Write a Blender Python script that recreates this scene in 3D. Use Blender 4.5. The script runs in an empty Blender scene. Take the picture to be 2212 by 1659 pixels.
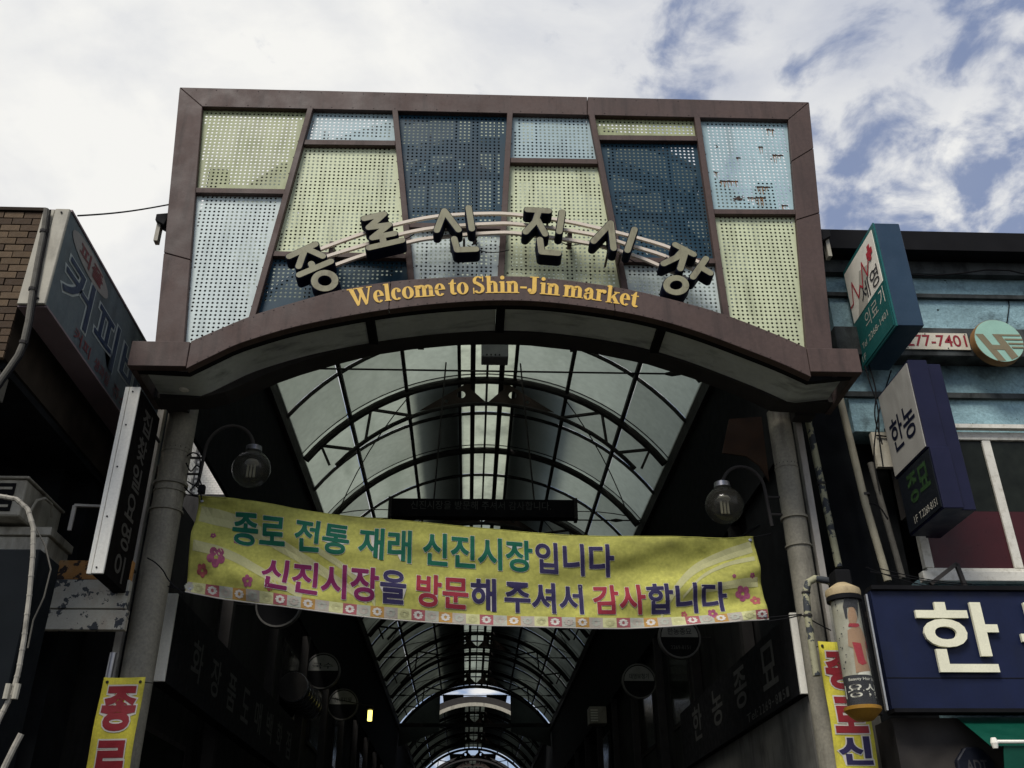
import bpy, bmesh, math, random
from mathutils import Vector, Matrix
from mathutils.geometry import delaunay_2d_cdt
random.seed(7)
S = bpy.context.scene
COL = S.collection
R_ = math.radians

# ------------------------------------------------------------------ camera
# vanishing points measured on the photograph (2212 px wide view) give lens and tilt
CX, CY = 1106.0, 829.5
VD = (1009 - CX, 1964 - CY)          # depth direction (along the arcade)
VZ = (1080 - CX, -3000 - CY)         # zenith
F = math.sqrt(-(VD[0] * VZ[0] + VD[1] * VZ[1]))
yw = Vector((VD[0], VD[1], F)).normalized()
zw = Vector((VZ[0], VZ[1], F)).normalized()
xw = yw.cross(zw)
EYE = Vector((0, 0, 1.6))
RM = Matrix((xw, yw, zw))            # world = RM @ cam(x right, y down, z forward)
cam = bpy.data.cameras.new("camera"); camo = bpy.data.objects.new("camera", cam); COL.objects.link(camo)
cr = RM @ Vector((1, 0, 0)); cu = RM @ Vector((0, -1, 0)); cb = RM @ Vector((0, 0, -1))
camo.matrix_world = Matrix(((cr.x, cu.x, cb.x, EYE.x), (cr.y, cu.y, cb.y, EYE.y), (cr.z, cu.z, cb.z, EYE.z), (0, 0, 0, 1)))
cam.sensor_fit = 'HORIZONTAL'; cam.angle = 2 * math.atan(CX / F); cam.clip_start = .05; cam.clip_end = 3000
S.camera = camo

def at(px, py, Y):
    """measured picture position -> point on the wall plane at depth Y"""
    r = RM @ Vector((px - CX, py - CY, F)); return EYE + r * (Y / r.y)
def atX(px, py, X):
    r = RM @ Vector((px - CX, py - CY, F)); return EYE + r * (X / r.x)

# ------------------------------------------------------------------ world, sun, exposure
SUN_EL, SUN_AZ = R_(52), R_(208)     # azimuth: direction the light comes from, clockwise from +Y
W = bpy.data.worlds.new("World"); S.world = W; W.use_nodes = True
nt = W.node_tree; N = nt.nodes; L = nt.links; N.clear()
def nd(t, **k):
    n = N.new(t)
    for a, b in k.items(): setattr(n, a, b)
    return n
wo = nd('ShaderNodeOutputWorld'); bg = nd('ShaderNodeBackground'); bg.inputs[1].default_value = .1
sky = nd('ShaderNodeTexSky', sky_type='NISHITA', sun_disc=False, sun_elevation=SUN_EL, sun_rotation=SUN_AZ)
sky.air_density = 1.0; sky.dust_density = 1.6; sky.ozone_density = 2.5
tc = nd('ShaderNodeTexCoord'); sep = nd('ShaderNodeSeparateXYZ'); L.new(tc.outputs['Generated'], sep.inputs[0])
def wm(op, a, b=None, clamp=False):
    n = nd('ShaderNodeMath', operation=op); n.use_clamp = clamp
    for i, v in enumerate((a, b)):
        if v is None: continue
        if isinstance(v, (int, float)): n.inputs[i].default_value = v
        else: L.new(v, n.inputs[i])
    return n.outputs[0]
zc = wm('MAXIMUM', sep.outputs[2], 0.0); zc = wm('ADD', zc, .28)
cxn = wm('DIVIDE', sep.outputs[0], zc); cyn = wm('DIVIDE', sep.outputs[1], zc)
comb = nd('ShaderNodeCombineXYZ'); L.new(cxn, comb.inputs[0]); L.new(cyn, comb.inputs[1])
def wnoise(scale, detail, rough, off, dist=0.0):
    mp = nd('ShaderNodeMapping'); mp.inputs[1].default_value = off; L.new(comb.outputs[0], mp.inputs[0])
    n = nd('ShaderNodeTexNoise'); n.inputs['Scale'].default_value = scale; n.inputs['Detail'].default_value = detail
    n.inputs['Roughness'].default_value = rough; n.inputs['Distortion'].default_value = dist
    L.new(mp.outputs[0], n.inputs['Vector']); return n.outputs[0]
n1 = wnoise(11.0, 10, .57, (1.3, 4.2, 0), .3)       # cloud lumps
n2 = wnoise(.5, 1, .5, (6.47, 6.1, 9.3))           # broad thinning of the cover
n3 = wnoise(3.6, 8, .55, (8.1, 2.4, 1.0), .3)         # soft grey shading in the cloud
cov = wm('ADD', wm('MULTIPLY', n1, .84), wm('MULTIPLY', n2, .96))
ramp = nd('ShaderNodeValToRGB'); L.new(cov, ramp.inputs[0])
ramp.color_ramp.interpolation = 'EASE'
ramp.color_ramp.elements[0].position = .772; ramp.color_ramp.elements[0].color = (0.1, 0.1, 0.1, 1)
ramp.color_ramp.elements[1].position = .95; ramp.color_ramp.elements[1].color = (1, 1, 1, 1)
cr2 = nd('ShaderNodeValToRGB'); L.new(n3, cr2.inputs[0])
cr2.color_ramp.elements[0].position = .3; cr2.color_ramp.elements[0].color = (5.1, 5.35, 6.0, 1)
cr2.color_ramp.elements[1].position = .62; cr2.color_ramp.elements[1].color = (8.3, 8.25, 8.0, 1)
skyc = nd('ShaderNodeMix', data_type='RGBA'); skyc.inputs[0].default_value = .5
L.new(sky.outputs[0], skyc.inputs[6]); skyc.inputs[7].default_value = (2.3, 2.9, 4.9, 1)   # thin high veil over the blue
mx = nd('ShaderNodeMix', data_type='RGBA'); L.new(ramp.outputs[0], mx.inputs[0]); L.new(skyc.outputs[2], mx.inputs[6]); L.new(cr2.outputs[0], mx.inputs[7])
L.new(mx.outputs[2], bg.inputs[0]); L.new(bg.outputs[0], wo.inputs[0])

sun = bpy.data.lights.new("sun", 'SUN'); sun.energy = 2.9; sun.angle = R_(22); sun.color = (1, .95, .87)
suno = bpy.data.objects.new("sun", sun); COL.objects.link(suno)
sd = Vector((math.sin(SUN_AZ) * math.cos(SUN_EL), math.cos(SUN_AZ) * math.cos(SUN_EL), math.sin(SUN_EL)))
suno.rotation_euler = sd.to_track_quat('Z', 'Y').to_euler(); suno.location = sd * 40
S.view_settings.view_transform = 'Standard'; S.view_settings.look = 'None'
S.view_settings.exposure = 0.15; S.view_settings.gamma = 1.0; S.view_settings.use_curve_mapping = False
S.render.engine = 'CYCLES'
S.cycles.use_denoising = True; S.cycles.max_bounces = 6; S.cycles.diffuse_bounces = 3; S.cycles.transmission_bounces = 4
S.cycles.caustics_reflective = False; S.cycles.caustics_refractive = False; S.cycles.sample_clamp_indirect = 6

# ------------------------------------------------------------------ materials
MATS = {}
def mat(name, col, rough=.6, metal=0.0, var=.18, scale=6.0, dirt_or_shade=None, dirt_or_shade_amt=0.0, dirt_or_shade_scale=(5, 5, 1.2), dirt_or_shade_lo=.5, dirt_or_shade_hi=.68,
        bump=0.0, bump_scale=60.0, bump_dist=.01, fine=.06, spec=.22, chips=None, chip_pos=.62, chip_scale=9, translucent=0.0, emit=0):
    if name in MATS: return MATS[name]
    m = bpy.data.materials.new(name); m.use_nodes = True; MATS[name] = m
    t = m.node_tree; n = t.nodes; l = t.links; b = n['Principled BSDF']
    b.inputs['Roughness'].default_value = rough; b.inputs['Metallic'].default_value = metal
    b.inputs['Specular IOR Level'].default_value = spec
    co = n.new('ShaderNodeTexCoord')
    def noise(sc, det=5, ro=.55, vec=None):
        x = n.new('ShaderNodeTexNoise'); x.inputs['Scale'].default_value = sc; x.inputs['Detail'].default_value = det; x.inputs['Roughness'].default_value = ro
        l.new(vec or co.outputs['Object'], x.inputs['Vector']); return x.outputs[0]
    def mixc(fac, a, bb, mode='MIX'):
        x = n.new('ShaderNodeMix'); x.data_type = 'RGBA'; x.blend_type = mode
        if isinstance(fac, (int, float)): x.inputs[0].default_value = fac
        else: l.new(fac, x.inputs[0])
        for i, v in ((6, a), (7, bb)):
            if isinstance(v, tuple): x.inputs[i].default_value = (*v, 1) if len(v) == 3 else v
            else: l.new(v, x.inputs[i])
        return x.outputs[2]
    def rng(v, a, bb, c, d):
        x = n.new('ShaderNodeMapRange'); l.new(v, x.inputs[0])
        for i, q in enumerate((a, bb, c, d)): x.inputs[i + 1].default_value = q
        return x.outputs[0]
    k = rng(noise(scale), .3, .7, 1 - var, 1 + var)
    k2 = rng(noise(scale * 14, 3), .3, .7, 1 - fine, 1 + fine)
    mm = n.new('ShaderNodeMath'); mm.operation = 'MULTIPLY'; l.new(k, mm.inputs[0]); l.new(k2, mm.inputs[1])
    vv = n.new('ShaderNodeCombineColor')
    for i in range(3): l.new(mm.outputs[0], vv.inputs[i])
    c = mixc(1.0, tuple(col), vv.outputs[0], 'MULTIPLY')
    if dirt_or_shade is not None:
        mp = n.new('ShaderNodeMapping'); mp.inputs[3].default_value = dirt_or_shade_scale; l.new(co.outputs['Object'], mp.inputs[0])
        f = rng(noise(1.0, 7, .62, mp.outputs[0]), dirt_or_shade_lo, dirt_or_shade_hi, 0, dirt_or_shade_amt); c = mixc(f, c, tuple(dirt_or_shade))
    if chips is not None:
        f = rng(noise(chip_scale, 6, .62), chip_pos, chip_pos + .015, 0, 1); c = mixc(f, c, tuple(chips))
    l.new(c, b.inputs['Base Color'])
    rr = rng(noise(scale * 2), .3, .7, max(.05, rough - .12), min(1, rough + .12)); l.new(rr, b.inputs['Roughness'])
    if bump > 0:
        bp = n.new('ShaderNodeBump'); bp.inputs['Strength'].default_value = bump; bp.inputs['Distance'].default_value = bump_dist
        l.new(noise(bump_scale, 6, .6), bp.inputs['Height']); l.new(bp.outputs[0], b.inputs['Normal'])
    if translucent > 0:
        tr = n.new('ShaderNodeBsdfTranslucent'); l.new(c, tr.inputs[0]); ms = n.new('ShaderNodeMixShader'); ms.inputs[0].default_value = translucent
        l.new(b.outputs[0], ms.inputs[1]); l.new(tr.outputs[0], ms.inputs[2]); l.new(ms.outputs[0], n['Material Output'].inputs[0])
    if emit:
        b.inputs['Emission Color'].default_value = (*col, 1); b.inputs['Emission Strength'].default_value = emit
    return m
def glass(name, tint, rough=.05, alpha=.35):
    m = bpy.data.materials.new(name); m.use_nodes = True; t = m.node_tree; n = t.nodes; l = t.links; MATS[name] = m
    b = n['Principled BSDF']; b.inputs['Base Color'].default_value = (*tint, 1); b.inputs['Roughness'].default_value = rough
    tp = n.new('ShaderNodeBsdfTransparent'); tp.inputs[0].default_value = (.9, .92, .9, 1)
    ms = n.new('ShaderNodeMixShader'); ms.inputs[0].default_value = alpha
    l.new(tp.outputs[0], ms.inputs[1]); l.new(b.outputs[0], ms.inputs[2]); l.new(ms.outputs[0], n['Material Output'].inputs[0]); return m

brown = mat('gate_brown', (.078, .052, .045), .6, var=.16, scale=1.8, dirt_or_shade=(.042, .030, .026), dirt_or_shade_amt=.6, dirt_or_shade_scale=(11, 11, 1.1), bump=.12, fine=.1)
brown_d = mat('gate_brown_dark', (.085, .062, .058), .6, var=.15, dirt_or_shade=(.03, .025, .025), dirt_or_shade_amt=.6)
steel_d = mat('dark_steel', (.038, .035, .033), .65, var=.2, spec=.12)
steel_r = mat('primer_steel', (.034, .023, .018), .7, var=.25, spec=.2)
black = mat('black_paint', (.010, .010, .011), .7, var=.2, spec=.06)
p_olive = mat('panel_olive', (.34, .37, .21), .5, var=.1, scale=1.5, dirt_or_shade=(.13, .14, .07), dirt_or_shade_amt=.45)
p_cream = mat('panel_cream', (.56, .605, .40), .5, var=.08, scale=1.5, dirt_or_shade=(.25, .27, .17), dirt_or_shade_amt=.45, dirt_or_shade_scale=(7, 7, .9))
p_blue = mat('panel_blue', (.35, .455, .475), .5, var=.1, scale=1.3, dirt_or_shade=(.2, .27, .28), dirt_or_shade_amt=.4)
p_pale = mat('panel_pale_blue', (.54, .62, .60), .5, var=.08, scale=1.3, dirt_or_shade=(.28, .34, .34), dirt_or_shade_amt=.4)
p_teal = mat('panel_dark_teal', (.008, .040, .066), .5, var=.15, scale=1.5, dirt_or_shade=(.03, .05, .06), dirt_or_shade_amt=.3)
p_rusty = mat('panel_rusty_blue', (.35, .49, .52), .5, var=.1, scale=1.3, dirt_or_shade=(.2, .25, .25), dirt_or_shade_amt=.5, dirt_or_shade_scale=(8, 8, 1.2), chips=(.05, .03, .022), chip_pos=.68, chip_scale=4.5)
cream_rail = mat('cream_rail', (.66, .58, .48), .5, var=.06)
navy_side = mat('navy_side', (.007, .009, .022), .7, var=.15, spec=.05)
letter_face = mat('letter_face', (.245, .235, .155), .55, var=.12, scale=9, dirt_or_shade=(.12, .1, .07), dirt_or_shade_amt=.6, dirt_or_shade_scale=(10, 10, 3))
gold = mat('gold_print', (.72, .46, .10), .5, var=.08, scale=20)
soffit_m = mat('soffit_grey', (.48, .51, .48), .5, var=.15, scale=1.5, dirt_or_shade=(.05, .05, .05), dirt_or_shade_amt=.6, dirt_or_shade_scale=(1.5, 6, 6))
pillar_m = mat('pillar_paint', (.225, .21, .165), .6, var=.2, scale=3, dirt_or_shade=(.07, .062, .052), dirt_or_shade_amt=.8, dirt_or_shade_scale=(6, 6, .9), bump=.15, fine=.16)
strip_m = mat('strip_metal', (.34, .32, .28), .5, var=.15, dirt_or_shade=(.12, .1, .09), dirt_or_shade_amt=.5)
pane_m = mat('roof_sheet', (.445, .475, .435), .35, var=.08, scale=.9, dirt_or_shade=(.42, .46, .41), dirt_or_shade_amt=.6, dirt_or_shade_scale=(1.5, 1.5, 1.5), translucent=.92, fine=.04)
pane_v = [mat('roof_sheet_%d' % i, tuple(x * k for x in (.445, .475, .435)), .35, var=.05, scale=.7, dirt_or_shade=(.34, .37, .33), dirt_or_shade_amt=.5, dirt_or_shade_scale=(1.2, .35, 1.2), translucent=.92, fine=.05) for i, k in enumerate((.90, .95, 1.06))]
pane_r = mat('ridge_sheet', (.57, .60, .53), .35, var=.1, scale=1.2, dirt_or_shade=(.35, .37, .33), dirt_or_shade_amt=.5, dirt_or_shade_scale=(2, 2, 2), translucent=.92, fine=.04)
pane_d = mat('darker_roof_sheet', (.21, .225, .205), .4, var=.25, scale=.8, dirt_or_shade=(.12, .13, .12), dirt_or_shade_amt=.7, dirt_or_shade_scale=(1.2, 1.2, 1.2), translucent=.9)  # darker sheet, used from mid-vault back
pane_dd = mat('darkest_roof_sheet', (.10, .11, .10), .4, var=.25, scale=.8, translucent=.85)  # darkest sheet, for the farther vaults and end panels
wall_dark = mat('arcade_wall', (.035, .034, .033), .8, var=.35, scale=1.2, dirt_or_shade=(.012, .012, .012), dirt_or_shade_amt=.8, spec=.1)
void_dark = mat('shade_black_wall', (.012, .013, .014), .9, var=.3, spec=.05)  # near-black colour stands in for the shade of recesses and gaps
grey_wall = mat('grey_panel_wall', (.12, .117, .105), .8, var=.2, dirt_or_shade=(.04, .04, .035), dirt_or_shade_amt=.6, spec=.1)
white_paint = mat('white_paint', (.88, .86, .76), .45, var=.04, scale=3, dirt_or_shade=(.5, .45, .36), dirt_or_shade_amt=.3, dirt_or_shade_scale=(8, 8, 1.0))
cream_metal = mat('cream_metal', (.37, .35, .285), .5, var=.14, scale=4, dirt_or_shade=(.13, .115, .09), dirt_or_shade_amt=.7, dirt_or_shade_scale=(6, 6, 1.5))
blue_wall = mat('blue_plaster', (.25, .385, .42), .85, var=.25, scale=2.5, dirt_or_shade=(.035, .05, .055), dirt_or_shade_amt=.88, dirt_or_shade_scale=(2.2, 2.2, 2.2), dirt_or_shade_lo=.53, dirt_or_shade_hi=.70, bump=.7, bump_scale=26, bump_dist=.02, fine=.16, chips=(.03, .05, .05), chip_pos=.67, chip_scale=9, spec=.2)
ledge_m = mat('ledge_stained', (.06, .066, .065), .85, var=.4, scale=4, dirt_or_shade=(.012, .013, .013), dirt_or_shade_amt=.9, dirt_or_shade_scale=(4, 4, 2), bump=.4, spec=.1)
win_white = mat('window_frame_white', (.66, .64, .56), .5, var=.08, dirt_or_shade=(.3, .27, .2), dirt_or_shade_amt=.5, dirt_or_shade_scale=(14, 14, 14))
red_film = mat('red_film', (.048, .008, .011), .35, var=.12)
dark_glass = mat('dark_glass', (.012, .015, .012), .12, var=.3, dirt_or_shade=(.10, .09, .07), dirt_or_shade_amt=.5, dirt_or_shade_scale=(4, 4, .9), dirt_or_shade_lo=.58, dirt_or_shade_hi=.75, spec=.12)
navy = mat('navy_board', (.006, .011, .040), .5, var=.15, scale=3, dirt_or_shade=(.008, .012, .03), dirt_or_shade_amt=.5)
navy2 = mat('navy_box', (.007, .008, .030), .45, var=.15, scale=3)
medblue = mat('steel_blue_paint', (.022, .047, .08), .45, var=.12, scale=3)
medgreen = mat('med_green', (.012, .095, .09), .4, var=.1)
medteal = mat('teal_trim', (.012, .10, .10), .4, var=.1)
offwhite = mat('offwhite_print', (.80, .76, .66), .5, var=.05)
greyprint = mat('grey_print', (.42, .40, .34), .5, var=.05)
redprint = mat('red_print', (.42, .035, .05), .5, var=.1, scale=12)
maroon = mat('maroon_print', (.24, .022, .03), .5, var=.1, scale=12)
darkprint = mat('dark_print', (.03, .03, .035), .5, var=.1)
cream_letter = mat('cream_letter', (.78, .76, .57), .5, var=.06, scale=5)
ban_y = mat('banner_yellow', (.48, .47, .115), .75, var=.2, scale=2.2, fine=.14, spec=.1, dirt_or_shade=(.27, .26, .085), dirt_or_shade_amt=.6, dirt_or_shade_scale=(1.6, 1.6, 5), translucent=.15)  # uneven tone paints fold shading into the cloth, along with its dirt
ban_w = mat('banner_white_sweep', (.43, .42, .215), .75, var=.12, scale=5, spec=.1)
t_white = mat('text_outline', (.55, .52, .47), .7, var=.06, spec=.1)
t_green = mat('text_green', (.014, .115, .07), .7, var=.14, scale=4, spec=.1)
t_navy = mat('text_navy', (.035, .03, .08), .7, var=.12, scale=4, spec=.1)
t_mag = mat('text_magenta', (.165, .02, .08), .7, var=.14, scale=4, spec=.1)
t_red = mat('text_red', (.26, .03, .045), .7, var=.12, scale=4, spec=.1)
f_pink = mat('flower_pink', (.27, .07, .13), .7, var=.3, scale=20, spec=.1)
f_rose = mat('flower_rose', (.33, .09, .09), .7, var=.3, scale=20, spec=.1)
sq_pink = mat('square_pink', (.32, .10, .11), .7, var=.12, scale=10, spec=.1)
sq_or = mat('square_ochre', (.40, .23, .07), .7, var=.12, scale=10, spec=.1)
sq_gb = mat('square_greyblue', (.36, .37, .31), .7, var=.1, scale=10, spec=.1)
sq_li = mat('square_lilac', (.37, .33, .28), .7, var=.1, scale=10, spec=.1)
sq_ye = mat('square_palegreen', (.50, .50, .26), .7, var=.1, scale=10, spec=.1)
vy = mat('vertical_banner_yellow', (.55, .49, .06), .7, var=.12, scale=4, fine=.12, spec=.1, dirt_or_shade=(.28, .24, .06), dirt_or_shade_amt=.5, dirt_or_shade_scale=(8, 8, 3))
coffee_face = mat('coffee_sign_face', (.085, .108, .12), .5, var=.12, scale=4, fine=.12, dirt_or_shade=(.035, .04, .045), dirt_or_shade_amt=.5)
coffee_navy = mat('coffee_navy', (.012, .025, .06), .5, var=.1)
coffee_line = mat('coffee_outline', (.34, .38, .37), .5, var=.1)
coffee_oval = mat('coffee_oval', (.22, .205, .19), .5, var=.1)
coffee_red = mat('coffee_red', (.13, .028, .033), .5, var=.15)
pinkish = mat('pink_trim', (.20, .15, .16), .5, var=.1)
br_sign = mat('black_brown_sign', (.007, .006, .006), .8, spec=.04, var=.2)
br_text = mat('faded_grey_text', (.075, .07, .065), .6, var=.2, scale=14)
faint_text = mat('faint_text', (.065, .065, .06), .6, var=.2, scale=10)
brick_m = [mat('brick_%d' % i, c, .85, var=.22, scale=14, bump=.4, bump_scale=90, fine=.2, spec=.15, dirt_or_shade=(.03, .022, .016), dirt_or_shade_amt=.8, dirt_or_shade_scale=(2.5, 2.5, 1.5)) for i, c in enumerate([(.108, .076, .047), (.090, .062, .040), (.130, .092, .058), (.066, .046, .031)])]
mortar = mat('mortar', (.035, .028, .022), .95, var=.3, spec=.05)
tile_m = [mat('tile_%d' % i, c, .35, var=.06, scale=8) for i, c in enumerate([(.78, .75, .68), (.72, .70, .63)])]
grout = mat('grout', (.25, .24, .22), .9)
hose_m = mat('hose_cream', (.33, .31, .26), .6, var=.2, scale=12, dirt_or_shade=(.12, .11, .09), dirt_or_shade_amt=.7, dirt_or_shade_scale=(9, 9, 9))
conduit_m = mat('conduit_grey', (.12, .113, .095), .75, var=.25, scale=8, dirt_or_shade=(.06, .055, .045), dirt_or_shade_amt=.7, dirt_or_shade_scale=(8, 8, 8), bump=.3)
peel_m = mat('peeling_cream', (.40, .385, .32), .7, var=.12, scale=4, chips=(.05, .055, .06), chip_pos=.565, chip_scale=8, dirt_or_shade=(.24, .15, .08), dirt_or_shade_amt=.5, dirt_or_shade_scale=(3, 3, 2), bump=.2)
rust_m = mat('rusty_orange', (.34, .17, .055), .8, var=.25, scale=6, chips=(.035, .026, .022), chip_pos=.56, chip_scale=8, dirt_or_shade=(.36, .29, .18), dirt_or_shade_amt=.6, dirt_or_shade_scale=(4, 4, 3))
peel_pipe = mat('peeling_pipe', (.32, .31, .20), .7, var=.15, scale=6, chips=(.045, .05, .055), chip_pos=.52, chip_scale=6, bump=.2)
pipe_beige = mat('pipe_beige', (.34, .31, .22), .6, var=.15, scale=5, dirt_or_shade=(.1, .09, .07), dirt_or_shade_amt=.6)
globe_m = glass('smoked_globe', (.065, .062, .05), .1, .36)
clear_m = glass('clear_tube', (.2, .2, .2), .03, .08)
bulb_m = mat('cfl_tube', (.42, .38, .27), .4)
chrome = mat('duct_metal', (.30, .30, .31), .35, metal=.9, var=.08, scale=3)
lit = mat('lit_tube', (1.0, .86, .18), .5, emit=2.6)
green_awn = mat('awning_green', (.005, .075, .048), .45, var=.2, scale=3, translucent=.3)
alu = mat('aluminium', (.42, .42, .41), .35, metal=.7, var=.12, scale=30, fine=.2)
pot_top = mat('salon_cap_beige', (.42, .33, .19), .6, var=.15, dirt_or_shade=(.18, .13, .07), dirt_or_shade_amt=.6, dirt_or_shade_scale=(9, 9, 9))
pot_bot = mat('salon_cap_ochre', (.30, .155, .02), .5, var=.2, dirt_or_shade=(.2, .1, .02), dirt_or_shade_amt=.5, dirt_or_shade_scale=(9, 9, 9))
asphalt = mat('asphalt', (.05, .05, .05), .9, var=.2, scale=3, bump=.3)
plate_m = mat('phone_plate', (.60, .56, .45), .5, var=.08, scale=4, dirt_or_shade=(.35, .29, .18), dirt_or_shade_amt=.4, dirt_or_shade_scale=(6, 6, 6))
mint = mat('mint_disc', (.30, .50, .41), .45, var=.08)
bronze = mat('bronze_print', (.20, .17, .105), .5, var=.1)
rim_m = mat('rusty_rim', (.22, .12, .045), .6, var=.2)
round_face = mat('round_sign_face', (.26, .26, .235), .6, var=.15)
salon_paper = mat('salon_paper', (.46, .43, .34), .5, var=.15, scale=7, dirt_or_shade=(.25, .22, .15), dirt_or_shade_amt=.5, dirt_or_shade_scale=(9, 9, 4))
skin_p = mat('skin_print', (.42, .25, .15), .5, var=.1)

# ------------------------------------------------------------------ mesh helpers
class MB:
    def __init__(s): s.v = []; s.f = []
    def add(s, vs, fs):
        k = len(s.v); s.v += [Vector(v) for v in vs]; s.f += [tuple(i + k for i in f) for f in fs]; return s
    def box(s, x0, x1, y0, y1, z0, z1):
        v = [(x, y, z) for z in (z0, z1) for y in (y0, y1) for x in (x0, x1)]
        return s.add(v, [(0, 2, 3, 1), (4, 5, 7, 6), (0, 1, 5, 4), (2, 6, 7, 3), (0, 4, 6, 2), (1, 3, 7, 5)])
    def prism(s, poly, vec):
        n = len(poly); vec = Vector(vec); a = [Vector(p) for p in poly]
        nor = sum(((a[i] - a[0]).cross(a[(i + 1) % n] - a[0]) for i in range(n)), Vector())
        if nor.dot(vec) > 0: a.reverse()
        b = [p + vec for p in a]
        return s.add(a + b, [tuple(range(n)), tuple(range(2 * n - 1, n - 1, -1))] + [(i, n + i, n + (i + 1) % n, (i + 1) % n) for i in range(n)])
    def tube(s, path, r, n=8, caps=True):
        P = [Vector(p) for p in path]; m = len(P); rs = r if isinstance(r, (list, tuple)) else [r] * m
        T = [(P[min(i + 1, m - 1)] - P[max(i - 1, 0)]).normalized() for i in range(m)]
        up = Vector((0, 0, 1)) if abs(T[0].z) < .9 else Vector((0, 1, 0))
        A = T[0].cross(up).normalized(); vs = []; fs = []
        for i in range(m):
            A = (A - T[i] * A.dot(T[i])).normalized(); B = T[i].cross(A)
            vs += [P[i] + (A * math.cos(2 * math.pi * k / n) + B * math.sin(2 * math.pi * k / n)) * rs[i] for k in range(n)]
        for i in range(m - 1):
            for k in range(n):
                fs.append((i * n + k, i * n + (k + 1) % n, (i + 1) * n + (k + 1) % n, (i + 1) * n + k))
        if caps: fs += [tuple(range(n - 1, -1, -1)), tuple(range((m - 1) * n, m * n))]
        return s.add(vs, fs)
    def bar(s, a, b, w, h=None, up=(0, 0, 1)):
        a = Vector(a); b = Vector(b); h = h or w; d = (b - a).normalized(); u = Vector(up)
        if abs(d.dot(u)) > .95: u = Vector((0, 1, 0))
        r = d.cross(u).normalized() * (w / 2); u = r.cross(d).normalized() * (h / 2)
        q = [a - r - u, a + r - u, a + r + u, a - r + u]; return s.prism(q, b - a)
    def sweep(s, path, w, h, yaxis=True):
        """rectangular section swept along a path lying in an XZ plane; w across Y, h in-plane"""
        P = [Vector(p) for p in path]; m = len(P); vs = []; fs = []
        for i in range(m):
            t = (P[min(i + 1, m - 1)] - P[max(i - 1, 0)]).normalized(); nrm = Vector((-t.z, 0, t.x)) * (h / 2); yy = Vector((0, w / 2, 0))
            vs += [P[i] - nrm - yy, P[i] + nrm - yy, P[i] + nrm + yy, P[i] - nrm + yy]
        for i in range(m - 1):
            for k in range(4): fs.append((i * 4 + k, i * 4 + (k + 1) % 4, (i + 1) * 4 + (k + 1) % 4, (i + 1) * 4 + k))
        fs += [(3, 2, 1, 0), tuple(range((m - 1) * 4, m * 4))]
        return s.add(vs, fs)
    def lathe(s, prof, c, n=20, axis='Z', caps=True):
        c = Vector(c); vs = []; fs = []
        for (r, h) in prof:
            for k in range(n):
                a = 2 * math.pi * k / n; x, y = r * math.cos(a), r * math.sin(a)
                vs.append(c + (Vector((x, y, h)) if axis == 'Z' else Vector((x, h, y)) if axis == 'Y' else Vector((h, x, y))))
        m = len(prof)
        for i in range(m - 1):
            for k in range(n): fs.append((i * n + k, i * n + (k + 1) % n, (i + 1) * n + (k + 1) % n, (i + 1) * n + k))
        if caps and prof[0][0] > 1e-4: fs.append(tuple(range(n - 1, -1, -1)))
        if caps and prof[-1][0] > 1e-4: fs.append(tuple(range((m - 1) * n, m * n)))
        return s.add(vs, fs)

def root_of(o):
    while o.parent: o = o.parent
    return o
def mesh_from(name, mb, off=Vector((0, 0, 0)), smooth=False):
    me = bpy.data.meshes.new(name); me.from_pydata([v - off for v in mb.v], [], mb.f); me.update()
    bm = bmesh.new(); bm.from_mesh(me); bmesh.ops.recalc_face_normals(bm, faces=bm.faces); bm.to_mesh(me); bm.free()
    if smooth:
        for p in me.polygons: p.use_smooth = True
        me.set_sharp_from_angle(angle=R_(40))
    return me
def obj(name, mb, m, parent=None, smooth=False, bevel=0, loc=None, flip=False):
    off = Vector(root_of(parent).location) if parent else (Vector(loc) if loc is not None else Vector((0, 0, 0)))
    me = mesh_from(name, mb, off, smooth); me.materials.append(m)
    o = bpy.data.objects.new(name, me); COL.objects.link(o)
    if parent: o.parent = parent
    else: o.location = off
    if bevel:
        b = o.modifiers.new('bevel', 'BEVEL'); b.width = bevel; b.segments = 1; b.limit_method = 'ANGLE'
    return o
def thing(name, label, cat, loc=(0, 0, 0), group=None):
    o = bpy.data.objects.new(name, None); COL.objects.link(o); o.location = loc; o.empty_display_size = .2
    o['label'] = label; o['category'] = cat
    if group: o['group'] = group
    return o
def tag(o, label, cat, group=None):
    o['label'] = label; o['category'] = cat
    if group: o['group'] = group
    return o

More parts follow.
